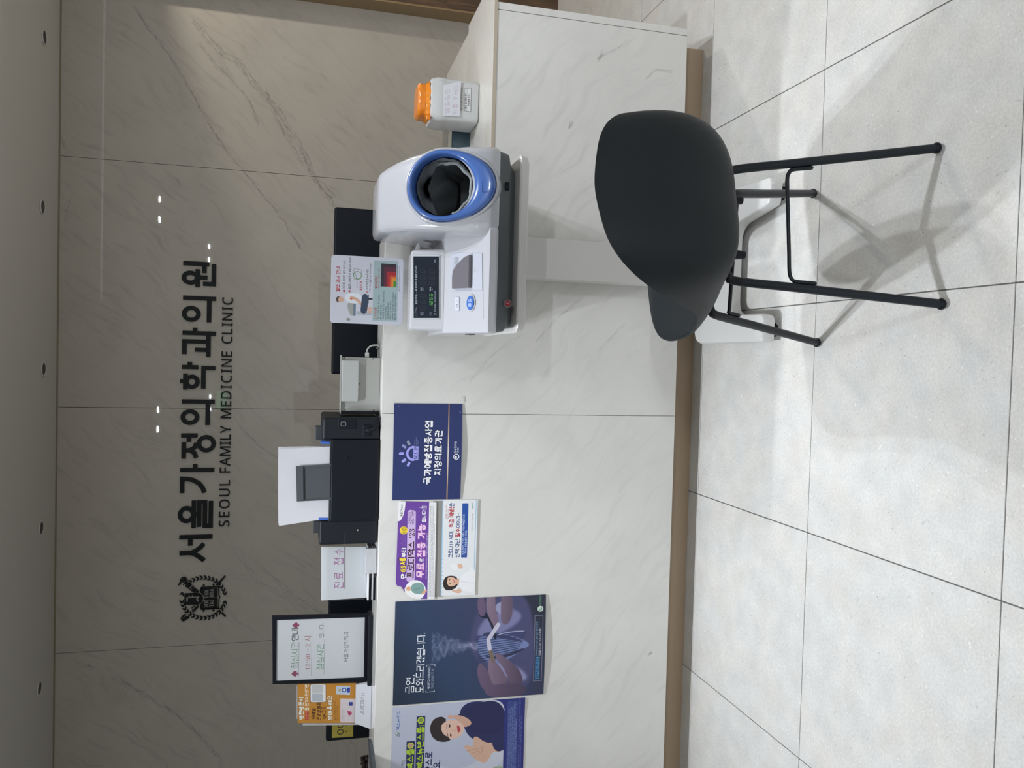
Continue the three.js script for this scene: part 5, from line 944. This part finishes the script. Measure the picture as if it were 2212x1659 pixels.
  part(g, 'sleeve_hem', tube(edge, 0.0048, 160, 8), hem, 'pale creased fabric hem');
  // soft bladder bulging into the tunnel from above
  const bulge = [];
  for (let j = 0; j <= 14; j++) {
    const d = -0.022 - j * 0.0125, up = [], dn = [], sag = 0.004 + 0.055 * Math.pow(j / 14, 0.85);
    for (let i = 0; i <= 32; i++) { const x = 0.0685 * Math.cos(i / 32 * Math.PI), top = Math.sqrt(Math.max(0, 0.0715 * 0.0715 - x * x)), e = 1 - Math.pow(x / 0.0685, 2), skew = 1 + 0.35 * x / 0.0685; up.push(at(x, top, d - 0.001)); dn.push(at(x, top - (0.0006 + sag * e * skew) + 0.003 * e * Math.sin(i * 0.55 + j * 0.5), d)); }
    bulge.push([...dn, ...up.reverse()].reverse());
  }
  part(g, 'sleeve_bladder', loft(bulge, true, 1.0), std({ color: lin(0.135, 0.15, 0.16), roughness: 0.85 }), 'dark grey bulging bladder');
  part(g, 'tunnel_back', (() => { const c = new THREE.CircleGeometry(0.0765, 40); c.translate(0, 0, -0.215); c.applyMatrix4(frame); return c; })(), fab);

  // console body
  part(g, 'console_body', profileX([[-0.150, 0.8155], [-0.144, 0.822], [-0.1445, 0.838], [-0.150, 0.842], [-0.285, 0.918], [-0.30, 0.927], [-0.552, 0.927], [-0.556, 0.8155]], -0.7035, -0.438, 0.0055), shellWhite);
  const PA = V3(0, 0.842, -0.150), PN = V3(0, 0.135, 0.076).normalize();              // the sloping panel
  const panel = (px, py, lift = 0) => atPlane(px, py, PA.clone().addScaledVector(PN, lift), PN);
  // display head
  const HA = V3(0, 0.928, -0.297), HB = V3(0, 1.006, -0.345), HN = V3(0, HA.z - HB.z, HB.y - HA.y).normalize();
  part(g, 'display_head', profileX([[-0.297, 0.926], [-0.345, 1.004], [-0.352, 1.008], [-0.47, 1.0], [-0.53, 0.975], [-0.53, 0.926]], -0.695, -0.479, 0.009), shellWhite);
  const onHead = (px, py, lift = 0) => atPlane(px, py, HA.clone().addScaledVector(HN, lift), HN);
  part(g, 'screen_bezel', sheet(...[[890.5, 689], [890, 551], [949, 551], [949, 689]].map(([a, b]) => onHead(a, b, 0.0012)), 0.003), std({ color: lin(0.55, 0.58, 0.6), roughness: 0.35 }));
  const [sc, x] = canvasOf(1340, 552), [se, xe] = canvasOf(1340, 552);
  x.fillStyle = '#1b2430'; x.fillRect(0, 0, 1340, 552); xe.fillStyle = '#000'; xe.fillRect(0, 0, 1340, 552);
  const seg = (ctx, d, px, py, w, h, col) => { const on = { 0: 'abcdef', 1: 'bc', 2: 'abged', 5: 'afgcd', 6: 'afgedc', 8: 'abcdefg' }[d]; ctx.strokeStyle = col; ctx.lineWidth = w * 0.16; ctx.lineCap = 'round'; const S = h * 0.12, q = { a: [S, 0, w + S, 0], b: [w + S, 0, w + S / 2, h / 2], c: [w + S / 2, h / 2, w, h], d: [0, h, w, h], e: [0, h, S / 2, h / 2], f: [S / 2, h / 2, S, 0], g: [S / 2, h / 2, w + S / 2, h / 2] }; for (const k of on) { ctx.beginPath(); ctx.moveTo(px + q[k][0], py + q[k][1]); ctx.lineTo(px + q[k][2], py + q[k][3]); ctx.stroke(); } };
  write(x, '팔꿈치가 홈 ― 에 위치하도록 팔을 넣으세요.', 300, 36, 44, { weight: 0.12, color: '#aeb6c2', sx: 0.9 });
  x.strokeStyle = '#9aa4b2'; x.lineWidth = 3; x.beginPath(); x.moveTo(30, 60); x.lineTo(110, 20); x.lineTo(240, 62); x.moveTo(60, 84); x.lineTo(130, 44); x.lineTo(250, 80); x.stroke();
  for (const [px, py, n] of [[190, 150, 3], [720, 150, 3], [720, 350, 3]]) for (let i = 0; i < n; i++) seg(x, 8, px + i * 130, py, 66, 110, '#34363f');
  [...'1256'].forEach((d, i) => { seg(x, +d, 240 + i * 78, 352, 44, 66, '#5f9a52'); seg(xe, +d, 240 + i * 78, 352, 44, 66, '#4f9a3e'); });
  write(x, '최고', 56, 150, 46, { weight: 0.12, color: '#9da6b3' }); write(x, '최저', 590, 150, 46, { weight: 0.12, color: '#9da6b3' }); write(x, '시간', 52, 350, 42, { weight: 0.09, color: '#9da6b3' }); write(x, '맥박', 596, 350, 44, { weight: 0.12, color: '#9da6b3' });
  x.font = '22px sans-serif'; x.fillStyle = '#8f98a6'; x.fillText('mmHg', 60, 222); x.fillText('mmHg', 596, 222); x.fillText('bpm', 604, 422);
  x.strokeStyle = '#aab2be'; x.lineWidth = 4; x.beginPath(); x.moveTo(86, 446); x.lineTo(112, 494); x.lineTo(60, 494); x.closePath(); x.stroke(); write(x, '측정 중에는 움직이지 마세요', 138, 456, 36, { weight: 0.11, color: '#9da6b3', sx: 0.92 }); x.font = 'bold 50px sans-serif'; x.fillStyle = '#9aa2ae'; x.fillText('CE', 1212, 490);
  part(g, 'display_screen', sheet(...[[893.5, 687], [893, 554], [947.8, 554], [947.8, 687]].map(([a, b]) => onHead(a, b, 0.0018)), 0.001), phys({ map: texOf(sc), roughness: 0.15, emissive: 0xffffff, emissiveMap: texOf(se), emissiveIntensity: 0.5 }), 'dark display with green clock');
  // printed panel
  part(g, 'panel_face', sheet(...[[972, 684], [968, 541], [1043.5, 541], [1044, 688]].map(([a, b]) => panel(a, b, 0.0006)), 0.0015), phys({ color: lin(0.515, 0.53, 0.575), roughness: 0.25 }));
  // paper printer door with tinted window
  const [dc, dx] = canvasOf(580, 520); dx.fillStyle = '#bfc3cf'; dx.fillRect(0, 0, 580, 520); fine(dx, 190, 20, 330, 15, '#8b909c', 4, 1.5); dx.fillStyle = '#9fa4ac'; dx.fillRect(400, 70, 120, 60); dx.fillStyle = '#c9b94e'; dx.fillRect(60, 22, 90, 16); dx.strokeStyle = '#a9adb8'; dx.lineWidth = 5; for (const k of [0, 1, 2]) { dx.beginPath(); dx.moveTo(280, 420 + k * 24); dx.lineTo(370, 420 + k * 24); dx.stroke(); } dx.font = '22px sans-serif'; dx.fillStyle = '#a3a7b2'; dx.fillText('PUSH', 280, 406);
  const door = part(g, 'printer_door', sheet(...[[973, 629], [975.5, 546.5], [1041, 546.5], [1042, 626]].map(([a, b]) => panel(a, b, 0.0022)), 0.002), printMat(dc, 0.25));
  const win = [[982, 624], [982, 597], [985, 583], [994, 570], [1008, 556], [1019.5, 551], [1018, 622]].map(([a, b]) => panel(a, b, 0.0026));
  { const c0 = win[0], u = V3(1, 0, 0), w = V3().crossVectors(PN, u).normalize(), sh = new THREE.Shape(win.map((p) => { const d = p.clone().sub(c0); return new THREE.Vector2(d.dot(u), d.dot(w)); }));
    const e = new THREE.ExtrudeGeometry(sh, { depth: 0.008, bevelEnabled: true, bevelSize: 0.002, bevelThickness: 0.002, bevelOffset: -0.002, bevelSegments: 3 }); e.applyMatrix4(new THREE.Matrix4().makeBasis(u, w, PN).setPosition(c0)); part(door, 'tinted_window', e, phys({ color: lin(0.17, 0.16, 0.185), roughness: 0.12, clearcoat: 0.6 }), 'smoky paper window'); }
  const disc = (px, py, rx, ry, h, lift) => { const c = panel(px, py, lift), k = new THREE.CylinderGeometry(1, 1, h, 40); k.scale(rx, 1, ry); k.applyMatrix4(new THREE.Matrix4().makeBasis(V3(1, 0, 0), PN, V3().crossVectors(V3(1, 0, 0), PN).normalize()).setPosition(c)); return k; };
  part(g, 'button_ring', disc(1017, 654.5, 0.0225, 0.0175, 0.003, 0.002), shellWhite);
  const [bc, bx] = canvasOf(256, 256); bx.fillStyle = '#3f6fc4'; bx.fillRect(0, 0, 256, 256); write(bx, '시작', 60, 56, 62, { weight: 0.12, color: '#dfe8ff' }); write(bx, '멈춤', 60, 134, 62, { weight: 0.12, color: '#dfe8ff' });
  const bm = phys({ map: texOf(bc), roughness: 0.3, clearcoat: 0.5 });
  part(g, 'start_button', disc(1017, 654.5, 0.0178, 0.0132, 0.006, 0.003), bm, 'blue oval start button');
  const [pc, pctx] = canvasOf(300, 110); pctx.fillStyle = '#cdd1dc'; pctx.fillRect(0, 0, 300, 110); write(pctx, '인쇄', 60, 30, 46, { weight: 0.11, color: '#555a66' }); pctx.font = '22px sans-serif'; pctx.fillStyle = '#777c88'; pctx.fillText('Print', 190, 70);
  part(g, 'print_button', sheet(...[[982.5, 671], [982.5, 642], [991.5, 642], [991.5, 671]].map(([a, b]) => panel(a, b, 0.0032)), 0.003), printMat(pc, 0.25));
  // red badge on the dark front band
  const bad = atZ(1096, 656, -0.152), bg = new THREE.CylinderGeometry(0.0105, 0.0105, 0.004, 36); bg.rotateX(Math.PI / 2); bg.translate(bad.x, bad.y, -0.152);
  part(g, 'badge_ring', bg, baseGreyLight, 'grey badge ring');
  const [rc, rx] = canvasOf(128, 128); rx.fillStyle = '#8e2a38'; rx.fillRect(0, 0, 128, 128); rx.fillStyle = '#d9c3c6'; rx.fillRect(26, 50, 76, 7); rx.fillRect(34, 66, 60, 7);
  const rb = new THREE.CylinderGeometry(0.0078, 0.0078, 0.002, 32); rb.rotateX(Math.PI / 2); rb.translate(bad.x, bad.y, -0.1492); part(g, 'red_badge', rb, printMat(rc, 0.3), 'red round badge');
  part(g, 'side_vent', box(-0.7055, -0.7025, 0.846, 0.866, -0.30, -0.26, 0.001), baseGrey, 'grey side vent');
  part(g, 'hinge_web', plate([[-0.478, 0.995], [-0.458, 0.988], [-0.455, 0.985], [-0.462, 0.983], [-0.478, 0.982]], -0.40, -0.37, 0.001), shellWhite);
}
{ // instruction placard held behind the display
  const W = 880, H = 930, [c, x] = canvasOf(W, H);
  x.fillStyle = '#c9ccd8'; x.fillRect(0, 0, W, H);
  write(x, '혈압 검사 안내', 405, 62, 54, { weight: 0.13, color: '#a83038', sx: 0.86, gap: 0.03 });
  const num = (px, py, t) => { x.fillStyle = '#a02a34'; x.beginPath(); x.arc(px, py, 15, 0, 7); x.fill(); x.fillStyle = '#fff'; x.font = 'bold 22px sans-serif'; x.fillText(t, px - 6, py + 8); };
  num(418, 168, '1'); write(x, '의자를 최대한 당겨 앉으세요.', 446, 150, 32, { weight: 0.1, color: '#3a3d46', sx: 0.86, gap: 0.02 }); num(418, 240, '2'); write(x, '팔꿈치 홈에 맞게 팔을 넣어 주세요.', 446, 222, 32, { weight: 0.1, color: '#3a3d46', sx: 0.8, gap: 0.02 }); num(418, 464, '3'); write(x, '시작 버튼을 누르세요.', 446, 446, 32, { weight: 0.1, color: '#3a3d46', sx: 0.82 }); write(x, '* 측정 중에는 팔을 떼거나 움직이지 마세요.', 414, 490, 22, { weight: 0.1, color: '#4a4d56', sx: 0.82 });
  write(x, '팔꿈치 홈', 436, 366, 28, { weight: 0.13, color: '#a83038' }); x.strokeStyle = '#5a5e68'; x.lineWidth = 4; x.beginPath(); x.moveTo(460, 330); x.quadraticCurveTo(540, 340, 600, 320); x.lineTo(700, 300); x.moveTo(580, 290); x.lineTo(590, 380); x.lineTo(700, 385); x.lineTo(720, 290); x.lineTo(620, 280); x.stroke(); x.strokeStyle = '#4f8a3a'; x.lineWidth = 7; x.beginPath(); x.arc(628, 336, 50, 0, 7); x.stroke();
  // the seated figure
  x.fillStyle = '#a9afbb'; x.fillRect(120, 330, 42, 205); blob(x, [[90, 300], [120, 240], [230, 210], [280, 230], [270, 300], [140, 320]], '#9fa39f'); x.fillStyle = '#67788c'; x.fillRect(100, 292, 160, 30); x.fillStyle = '#8f948f'; x.beginPath(); x.ellipse(50, 230, 20, 26, 0, 0, 7); x.fill();
  blob(x, [[262, 250], [280, 200], [340, 180], [388, 200], [395, 300], [390, 390], [280, 400], [262, 330]], '#dfe3ea'); blob(x, [[268, 120], [276, 88], [316, 78], [342, 100], [340, 150], [312, 176], [278, 160]], '#d3ab95'); blob(x, [[262, 108], [276, 72], [320, 64], [346, 92], [344, 120], [326, 96], [276, 100]], '#4c443f'); blob(x, [[330, 240], [362, 250], [330, 360], [240, 410], [220, 396], [300, 330]], '#d3ab95'); x.fillStyle = '#cf6b48'; x.beginPath(); x.ellipse(322, 262, 13, 17, 0, 0, 7); x.fill();
  blob(x, [[150, 380], [250, 390], [390, 400], [396, 470], [300, 480], [160, 470], [120, 430]], '#33425a'); x.fillStyle = '#d3ab95'; x.fillRect(145, 470, 34, 66); x.fillRect(190, 470, 30, 66); x.fillStyle = '#23262d'; x.fillRect(318, 478, 22, 58); x.fillRect(270, 476, 110, 10);
  x.fillStyle = '#9fb6b8'; x.fillRect(44, 540, 794, 322);
  x.strokeStyle = '#a83038'; x.lineWidth = 3; x.beginPath(); x.moveTo(76, 562); x.lineTo(92, 590); x.lineTo(60, 590); x.closePath(); x.stroke(); write(x, '주의사항', 102, 562, 32, { weight: 0.13, color: '#a83038', sx: 0.9 });
  ['측정 전 안정을 취하는 것이 좋습니다.', '팔을 가볍게 펴 주세요.', '의자에 등을 기대고 바른 자세로 앉아주세요.', '2분 이상 안정하세요.', '긴장이 풀린 뒤 측정하세요.', '카페인은 30분 전부터 피하고', '심부정맥이 있으면 정확히 나오지 않습니다.', '혈압 수치는 의사와 상담하시기 바랍니다.'].forEach((t, i) => write(x, t, 66, 606 + i * 31, 22, { weight: 0.1, color: '#3b4248', sx: 0.8 }));
  write(x, '혈압결과확인', 470, 562, 30, { weight: 0.13, color: '#a83038', sx: 0.9 }); write(x, '수축기 이완기 혈압기준 구분표', 470, 602, 20, { weight: 0.1, color: '#a83038', sx: 0.9 });
  [[0, '#2e2533', 1, 1], [0, '#5a2436', 0.86, 0.8], [0, '#a3282f', 0.66, 0.62], [0, '#c84a30', 0.5, 0.42], [0, '#d98a35', 0.42, 0.3], [0, '#4f8a34', 0.26, 0.17]].forEach(([, col, w, h]) => { x.fillStyle = col; x.fillRect(500, 638 + 198 * (1 - h), 302 * w, 198 * h); });
  fine(x, 440, 872, 390, 12, '#5a5e66', 1); fine(x, 505, 842, 300, 13, '#4a5056', 1);
  const z = -0.50, corner = [[713, 697], [713, 550], [868.5, 550], [868.5, 697]].map(([a, b]) => atZ(a, b, z)), x0 = corner[0].x, x1 = corner[1].x, y1 = corner[0].y, y0 = corner[3].y;
  const g = thing('instruction_placard', 'rounded placard of blood pressure instructions rising behind the display', 'placard', V3((x0 + x1) / 2, 0.985, z));
  const pts = []; const r = 0.009; for (const [cx, cy, a0] of [[x1 - r, y1 - r, 0], [x0 + r, y1 - r, 90], [x0 + r, y0 + r, 180], [x1 - r, y0 + r, 270]]) for (let i = 0; i <= 6; i++) { const a = (a0 + 15 * i) * Math.PI / 180; pts.push([cx + r * Math.cos(a), cy + r * Math.sin(a)]); }
  const b = plate(pts, z, z + 0.004, 0.0006), p = b.attributes.position, uv = b.attributes.uv; for (let i = 0; i < p.count; i++) uv.setXY(i, (p.getX(i) - x0) / (x1 - x0), (p.getY(i) - y0) / (y1 - y0));
  part(g, 'board', b, printMat(c, 0.4));
  part(g, 'clear_bracket', box((x0 + x1) / 2 - 0.02, (x0 + x1) / 2 + 0.02, 0.9935, y0 + 0.03, z - 0.0025, z - 0.0003, 0.0005), clearMat);
}

// =====================  CHAIR  =====================
{
  const cx = -0.4743, cz = 0.2774, th = 0.2527, W = 0.1995, B = 0.2463, F = 0.349, y0 = 0.4386, pw = 3.2162, lean = -0.3796, sq = 4.0637, fe = 1.5522, tilt = -0.0315, wide = 0.3886;
  const HA = [0, 0.18, 0.33, 0.5, 0.7, 0.86, 1], HV = [0.3294, 0.3086, 0.1872, 0.0674, 0.0103, 0.0209, 0.0262];
  const g = thing('shell_chair', 'black moulded shell chair on four slender tubular legs, its back to the room', 'chair', V3(cx, 0, cz));
  const shellMat = phys({ color: lin(0.0145, 0.0185, 0.0215), roughness: 0.5, specularIntensity: 0.5 }), NP = 160, NT = 34, TH = 0.0065;
  const raw = (i) => { const a = Math.abs(i / NP * 2 - 1); for (let k = 0; k < 6; k++) if (a <= HA[k + 1] + 1e-9) return HV[k] + (HV[k + 1] - HV[k]) * (a - HA[k]) / (HA[k + 1] - HA[k]); return HV[6]; };
  let rim = Array.from({ length: NP }, (_, i) => raw(i));
  for (let k = 0; k < 26; k++) rim = rim.map((h, i) => 0.25 * rim[(i + NP - 1) % NP] + 0.5 * h + 0.25 * rim[(i + 1) % NP]);
  const pt = (i, t) => {
    const phi = i / NP * Math.PI * 2, c = Math.cos(phi), s = Math.sin(phi), D = c > 0 ? F : B, r = Math.pow(Math.pow(Math.abs(s / W), sq) + Math.pow(Math.abs(c / D), sq), -1 / sq), H = rim[i];
    const f = Math.pow(Math.sin(t * Math.PI / 2), fe), k = Math.pow(t, pw), q = k * Math.min(1.5, Math.max(0, H / 0.3)), rad = r * f * (1 + lean * q), x = rad * s * (1 + wide * q), zz = -rad * c, yy = H * k;
    const y = y0 + yy * Math.cos(tilt) - zz * Math.sin(tilt), z = zz * Math.cos(tilt) + yy * Math.sin(tilt);
    return V3(cx + x * Math.cos(th) + z * Math.sin(th), y, cz - x * Math.sin(th) + z * Math.cos(th));
  };
  const pos = [], idx = [], grid = [];
  for (let j = 0; j <= NT; j++) { const row = []; for (let i = 0; i < NP; i++) row.push(pt(i, 0.02 + 0.98 * j / NT)); grid.push(row); }
  const nrm = grid.map((row, j) => row.map((p, i) => { const a = row[(i + 1) % NP].clone().sub(row[(i + NP - 1) % NP]), b = grid[Math.min(NT, j + 1)][i].clone().sub(grid[Math.max(0, j - 1)][i]); return b.cross(a).normalize(); }));
  const outN = nrm[4][0].y > 0 ? -1 : 1;
  const layers = [grid, grid.map((row, j) => row.map((p, i) => p.clone().addScaledVector(nrm[j][i], -outN * TH)))];   // outside follows the traced outline, inside is offset inwards
  layers.forEach((L) => L.forEach((row) => row.forEach((p) => pos.push(p.x, p.y, p.z))));
  const id = (l, j, i) => l * (NT + 1) * NP + j * NP + (i + NP) % NP;
  for (let j = 0; j < NT; j++) for (let i = 0; i < NP; i++) { idx.push(id(0, j, i), id(0, j + 1, i), id(0, j + 1, i + 1), id(0, j, i), id(0, j + 1, i + 1), id(0, j, i + 1)); idx.push(id(1, j, i), id(1, j + 1, i + 1), id(1, j + 1, i), id(1, j, i), id(1, j, i + 1), id(1, j + 1, i + 1)); }
  for (let i = 0; i < NP; i++) idx.push(id(0, NT, i), id(1, NT, i), id(1, NT, i + 1), id(0, NT, i), id(1, NT, i + 1), id(0, NT, i + 1));
  for (const l of [0, 1]) { const c = V3(cx, y0 + (l ? TH : 0), cz), k = pos.length / 3; pos.push(c.x, c.y, c.z); for (let i = 0; i < NP; i++) l ? idx.push(k, id(1, 0, i + 1), id(1, 0, i)) : idx.push(k, id(0, 0, i), id(0, 0, i + 1)); }
  const sg = new THREE.BufferGeometry(); sg.setAttribute('position', new THREE.Float32BufferAttribute(pos, 3)); sg.setIndex(idx); sg.setAttribute('uv', new THREE.Float32BufferAttribute(new Float32Array(pos.length / 3 * 2), 2));
  part(g, 'seat_shell', toCreasedNormals(sg, 0.7), shellMat);
  const tubeMat = phys({ color: lin(0.013, 0.017, 0.023), roughness: 0.45, specularIntensity: 0.6 });
  const feet = [[2024, 320], [2034, 657], [1757, 418], [1765, 740]].map(([a, b]) => atY(a, b, 0.008));
  const tops = [[1592, 366, 0.40], [1590, 607, 0.40], [1592, 419, 0.405], [1548, 681, 0.405]].map(([a, b, y]) => atY(a, b, y));
  const hub = V3(-0.48, 0.427, 0.24);
  const legs = feet.map((f, i) => {
    const t = tops[i], inw = hub.clone().sub(t).setY(0), d = inw.length(); inw.normalize();
    const b1 = t.clone().add(V3(0, 0.016, 0)).addScaledVector(inw, 0.012), b2 = V3(t.x, 0.4265, t.z).addScaledVector(inw, 0.035), b3 = V3(t.x, 0.4275, t.z).addScaledVector(inw, Math.min(0.1, d * 0.8));
    part(g, 'leg', tube([f, f.clone().lerp(t, 0.35), f.clone().lerp(t, 0.7), t, b1, b2, b3], 0.0095, 90, 14), tubeMat);
    part(g, 'glide', new THREE.SphereGeometry(0.012, 18, 12).scale(1, 0.75, 1).translate(f.x, 0.0094, f.z), blackPlastic, 'black rounded glide');
    return [f, t];
  });
  // U-shaped braces between neighbouring legs
  const onLeg = (k, px) => { const [f, t] = legs[k]; let best = null, bd = 1e9; for (let s = 0; s <= 1; s += 0.005) { const p = f.clone().lerp(t, s), d = p.clone().sub(EYE), v = 1106 - FOCAL * d.dot(UP) / d.dot(FWD); if (Math.abs(v - px) < bd) { bd = Math.abs(v - px); best = p; } } return best; };
  for (const [k, m, a, b] of [[0, 1, 1753, 1714], [2, 3, 1588, 1568]]) {
    const p = onLeg(k, a), q = onLeg(k, b), r = onLeg(m, a + 8), s = onLeg(m, b + 6), inn = (u, v, w) => u.clone().lerp(v, w);
    const u0 = inn(p, r, 0.05), u1 = inn(q, s, 0.05), v0 = inn(r, p, 0.05), v1 = inn(s, q, 0.05), up = q.clone().sub(p).setLength(0.014);
    part(g, 'brace', tube([u0, u1, inn(q, s, 0.07).add(up.clone().multiplyScalar(0.65)), inn(q, s, 0.13).add(up), inn(q, s, 0.3).add(up), inn(q, s, 0.5).add(up), inn(s, q, 0.3).add(up), inn(s, q, 0.13).add(up), inn(s, q, 0.07).add(up.clone().multiplyScalar(0.65)), v1, v0], 0.0042, 120, 8), tubeMat);
  }
  part(g, 'mounting_plate', new THREE.CylinderGeometry(0.07, 0.07, 0.004, 32).translate(-0.475, 0.435, 0.27), tubeMat);
  for (const [px, py] of [[1599, 433], [1604, 551]]) { const p = atY(px, py, 0.41); part(g, 'bumper', new THREE.CylinderGeometry(0.0105, 0.0085, 0.026, 20).translate(p.x, 0.42, p.z), blackPlastic, 'black round bumper'); }
}

// =====================  ON THE LOW DESK  =====================
{
  const p0 = atY(1035, 262, LOW_Y), p1 = atY(1035, 182, LOW_Y), w = p1.clone().sub(p0).length() + 0.012, cx = (p0.x + p1.x) / 2 + 0.001, zf = (p0.z + p1.z) / 2 + 0.004, zc = zf - w / 2;
  const yAt = (px) => atZ(px, 220, zf - 0.02).y;
  const jarMat = phys({ color: lin(0.68, 0.69, 0.69), roughness: 0.35, transmission: 0.12, thickness: 0 });
  const g = thing('cotton_jar', 'square white plastic jar with crumpled orange lid and handwritten label', 'jar', V3(cx, LOW_Y, zc)), h = w / 2;
  const ys = yAt(945), yt = yAt(929), R = (s, y, r) => rrect(cx - h * s, cx + h * s, zc - h * s, zc + h * s, y, r);
  part(g, 'body', loft([R(0.9, LOW_Y + 0.0005, 0.014), R(0.97, LOW_Y + 0.004, 0.016), R(0.98, LOW_Y + 0.03, 0.016), R(0.98, LOW_Y + 0.034, 0.016), R(1.0, ys - 0.03, 0.018), R(1.0, ys - 0.026, 0.018), R(1.03, ys - 0.02, 0.02), R(1.03, ys, 0.022), R(0.97, yt - 0.004, 0.026), R(0.85, yt, 0.03), R(0.72, yt + 0.003, 0.03), R(0.7, yt + 0.016, 0.028)], true, 0.5), jarMat);
  // lid: gathered orange plastic
  const yl = yAt(903), lid = [];
  for (let j = 0; j <= 10; j++) { const t = j / 10, y = yt + 0.002 + (yl - yt - 0.002) * t, l = []; for (let i = 0; i < 64; i++) { const a = i / 64 * Math.PI * 2, c = Math.cos(a), s = Math.sin(a), sq = Math.pow(Math.pow(Math.abs(c), 4) + Math.pow(Math.abs(s), 4), -0.25), k = 0.84 + (t < 0.25 ? 0.06 * (1 - t / 0.25) : 0) - (t > 0.85 ? 0.1 * (t - 0.85) / 0.15 : 0) + 0.035 * fbm(noise, c * 2.2 + 3, s * 2.2 + t * 3, 3); l.push(V3(cx + h * k * sq * c * 0.92, y + (t < 0.1 ? 0.004 * fbm(noise2, c * 3, s * 3, 2) : 0.002 * fbm(noise3, c * 4 + t, s * 4, 2)), zc + h * k * sq * s * 0.92)); } lid.push(l.reverse()); }
  const orange = phys({ color: lin(0.86, 0.25, 0.015), roughness: 0.25, clearcoat: 0.4 });
  part(g, 'lid', loft(lid, true, 0.5), orange, 'orange crumpled plastic lid');
  const skirt = []; for (let j = 0; j <= 3; j++) { const l = []; for (let i = 0; i < 80; i++) { const a = i / 80 * Math.PI * 2, c = Math.cos(a), s = Math.sin(a), sq = Math.pow(Math.pow(Math.abs(c), 4) + Math.pow(Math.abs(s), 4), -0.25), k = 0.83 + 0.03 * j + 0.03 * Math.sin(i * 1.3) * j / 3; l.push(V3(cx + h * k * sq * c * 0.95, yt + 0.014 - j * 0.004 - (j === 3 ? 0.006 * Math.max(0, Math.sin(i * 0.9)) : 0), zc + h * k * sq * s * 0.95)); } skirt.push(l); }
  part(g, 'lid_skirt', loft(skirt, false, 0.6), phys({ color: lin(0.86, 0.28, 0.02), roughness: 0.25, side: THREE.DoubleSide }), 'ragged orange film skirt');
  const tab = V3(cx - h * 0.95, yt + 0.003, zf - 0.012); part(g, 'lid_tab', box(tab.x - 0.006, tab.x + 0.008, tab.y - 0.004, tab.y + 0.01, tab.z - 0.008, tab.z + 0.006, 0.003), orange, 'orange pull tab');
  const [c, x] = canvasOf(540, 320); x.fillStyle = '#d7d9e0'; x.fillRect(0, 0, 540, 320); write(x, '알콜솜은', 30, 40, 82, { weight: 0.045, color: '#b58fae', sx: 1.12, gap: 0.2 }); write(x, '저를 주세요.', 24, 190, 82, { weight: 0.045, color: '#b08aa6', sx: 0.95, gap: 0.1, space: 0.5 });
  const lab = (a, b, z = zf + 0.0034) => atZ(a, b, z);
  part(g, 'handwritten_label', sheet(...[[956, 250], [957.5, 184], [996, 175], [993, 251.5]].map(([a, b]) => lab(a, b)), 0.0005), printMat(c, 0.6));
  const [c2, x2] = canvasOf(400, 120); x2.fillStyle = '#dfe0e0'; x2.fillRect(0, 0, 400, 120); x2.strokeStyle = '#444'; x2.lineWidth = 5; x2.strokeRect(4, 4, 392, 112); x2.fillStyle = '#444'; x2.fillRect(4, 44, 392, 4); write(x2, '식품용 폴리에틸렌 용기', 26, 10, 27, { weight: 0.14, color: '#222', sx: 0.92 }); write(x2, '위생용품 합격', 90, 62, 32, { weight: 0.13, color: '#333' });
  part(g, 'product_label', sheet(...[[1003, 240], [1003.5, 190], [1018, 190], [1017, 242]].map(([a, b]) => lab(a, b, zf - 0.0002)), 0.0004), printMat(c2, 0.6));
  const [c3, x3] = canvasOf(400, 44); x3.fillStyle = '#bdbebc'; x3.fillRect(0, 0, 400, 44); fine(x3, 8, 6, 380, 32, '#444', 1); part(g, 'tape_strip', sheet(...[[994.5, 239], [996.5, 189], [1000, 189], [999, 239]].map(([a, b]) => lab(a, b, zf + 0.0006)), 0.0004), printMat(c3, 0.3));
}
{
  const z = -0.90, a = atZ(1011, 268, z), b = atZ(976, 300, z), x0 = a.x - 0.17, x1 = a.x + 0.01;
  const y0 = LOW_Y + 0.0005, yt = b.y;
  const g = thing('tissue_case', 'dark teal case with clear acrylic top between the jar and the cuff housing', 'case', V3((x0 + x1) / 2, LOW_Y, z - 0.06));
  part(g, 'body', box(x0, x1, y0, yt, z - 0.12, z, 0.003), phys({ color: lin(0.03, 0.06, 0.085), roughness: 0.15, clearcoat: 0.5 }));
  part(g, 'clear_cover', box(x0 - 0.003, x1 + 0.003, yt + 0.0006, yt + 0.013, z - 0.123, z + 0.003, 0.002), phys({ color: lin(0.92, 0.96, 0.97), roughness: 0.05, transmission: 1, thickness: 0.01, ior: 1.45 }));
}

scene.traverse((o) => { if (o.isMesh) { o.receiveShadow = true; } });
renderer.render(scene, camera);
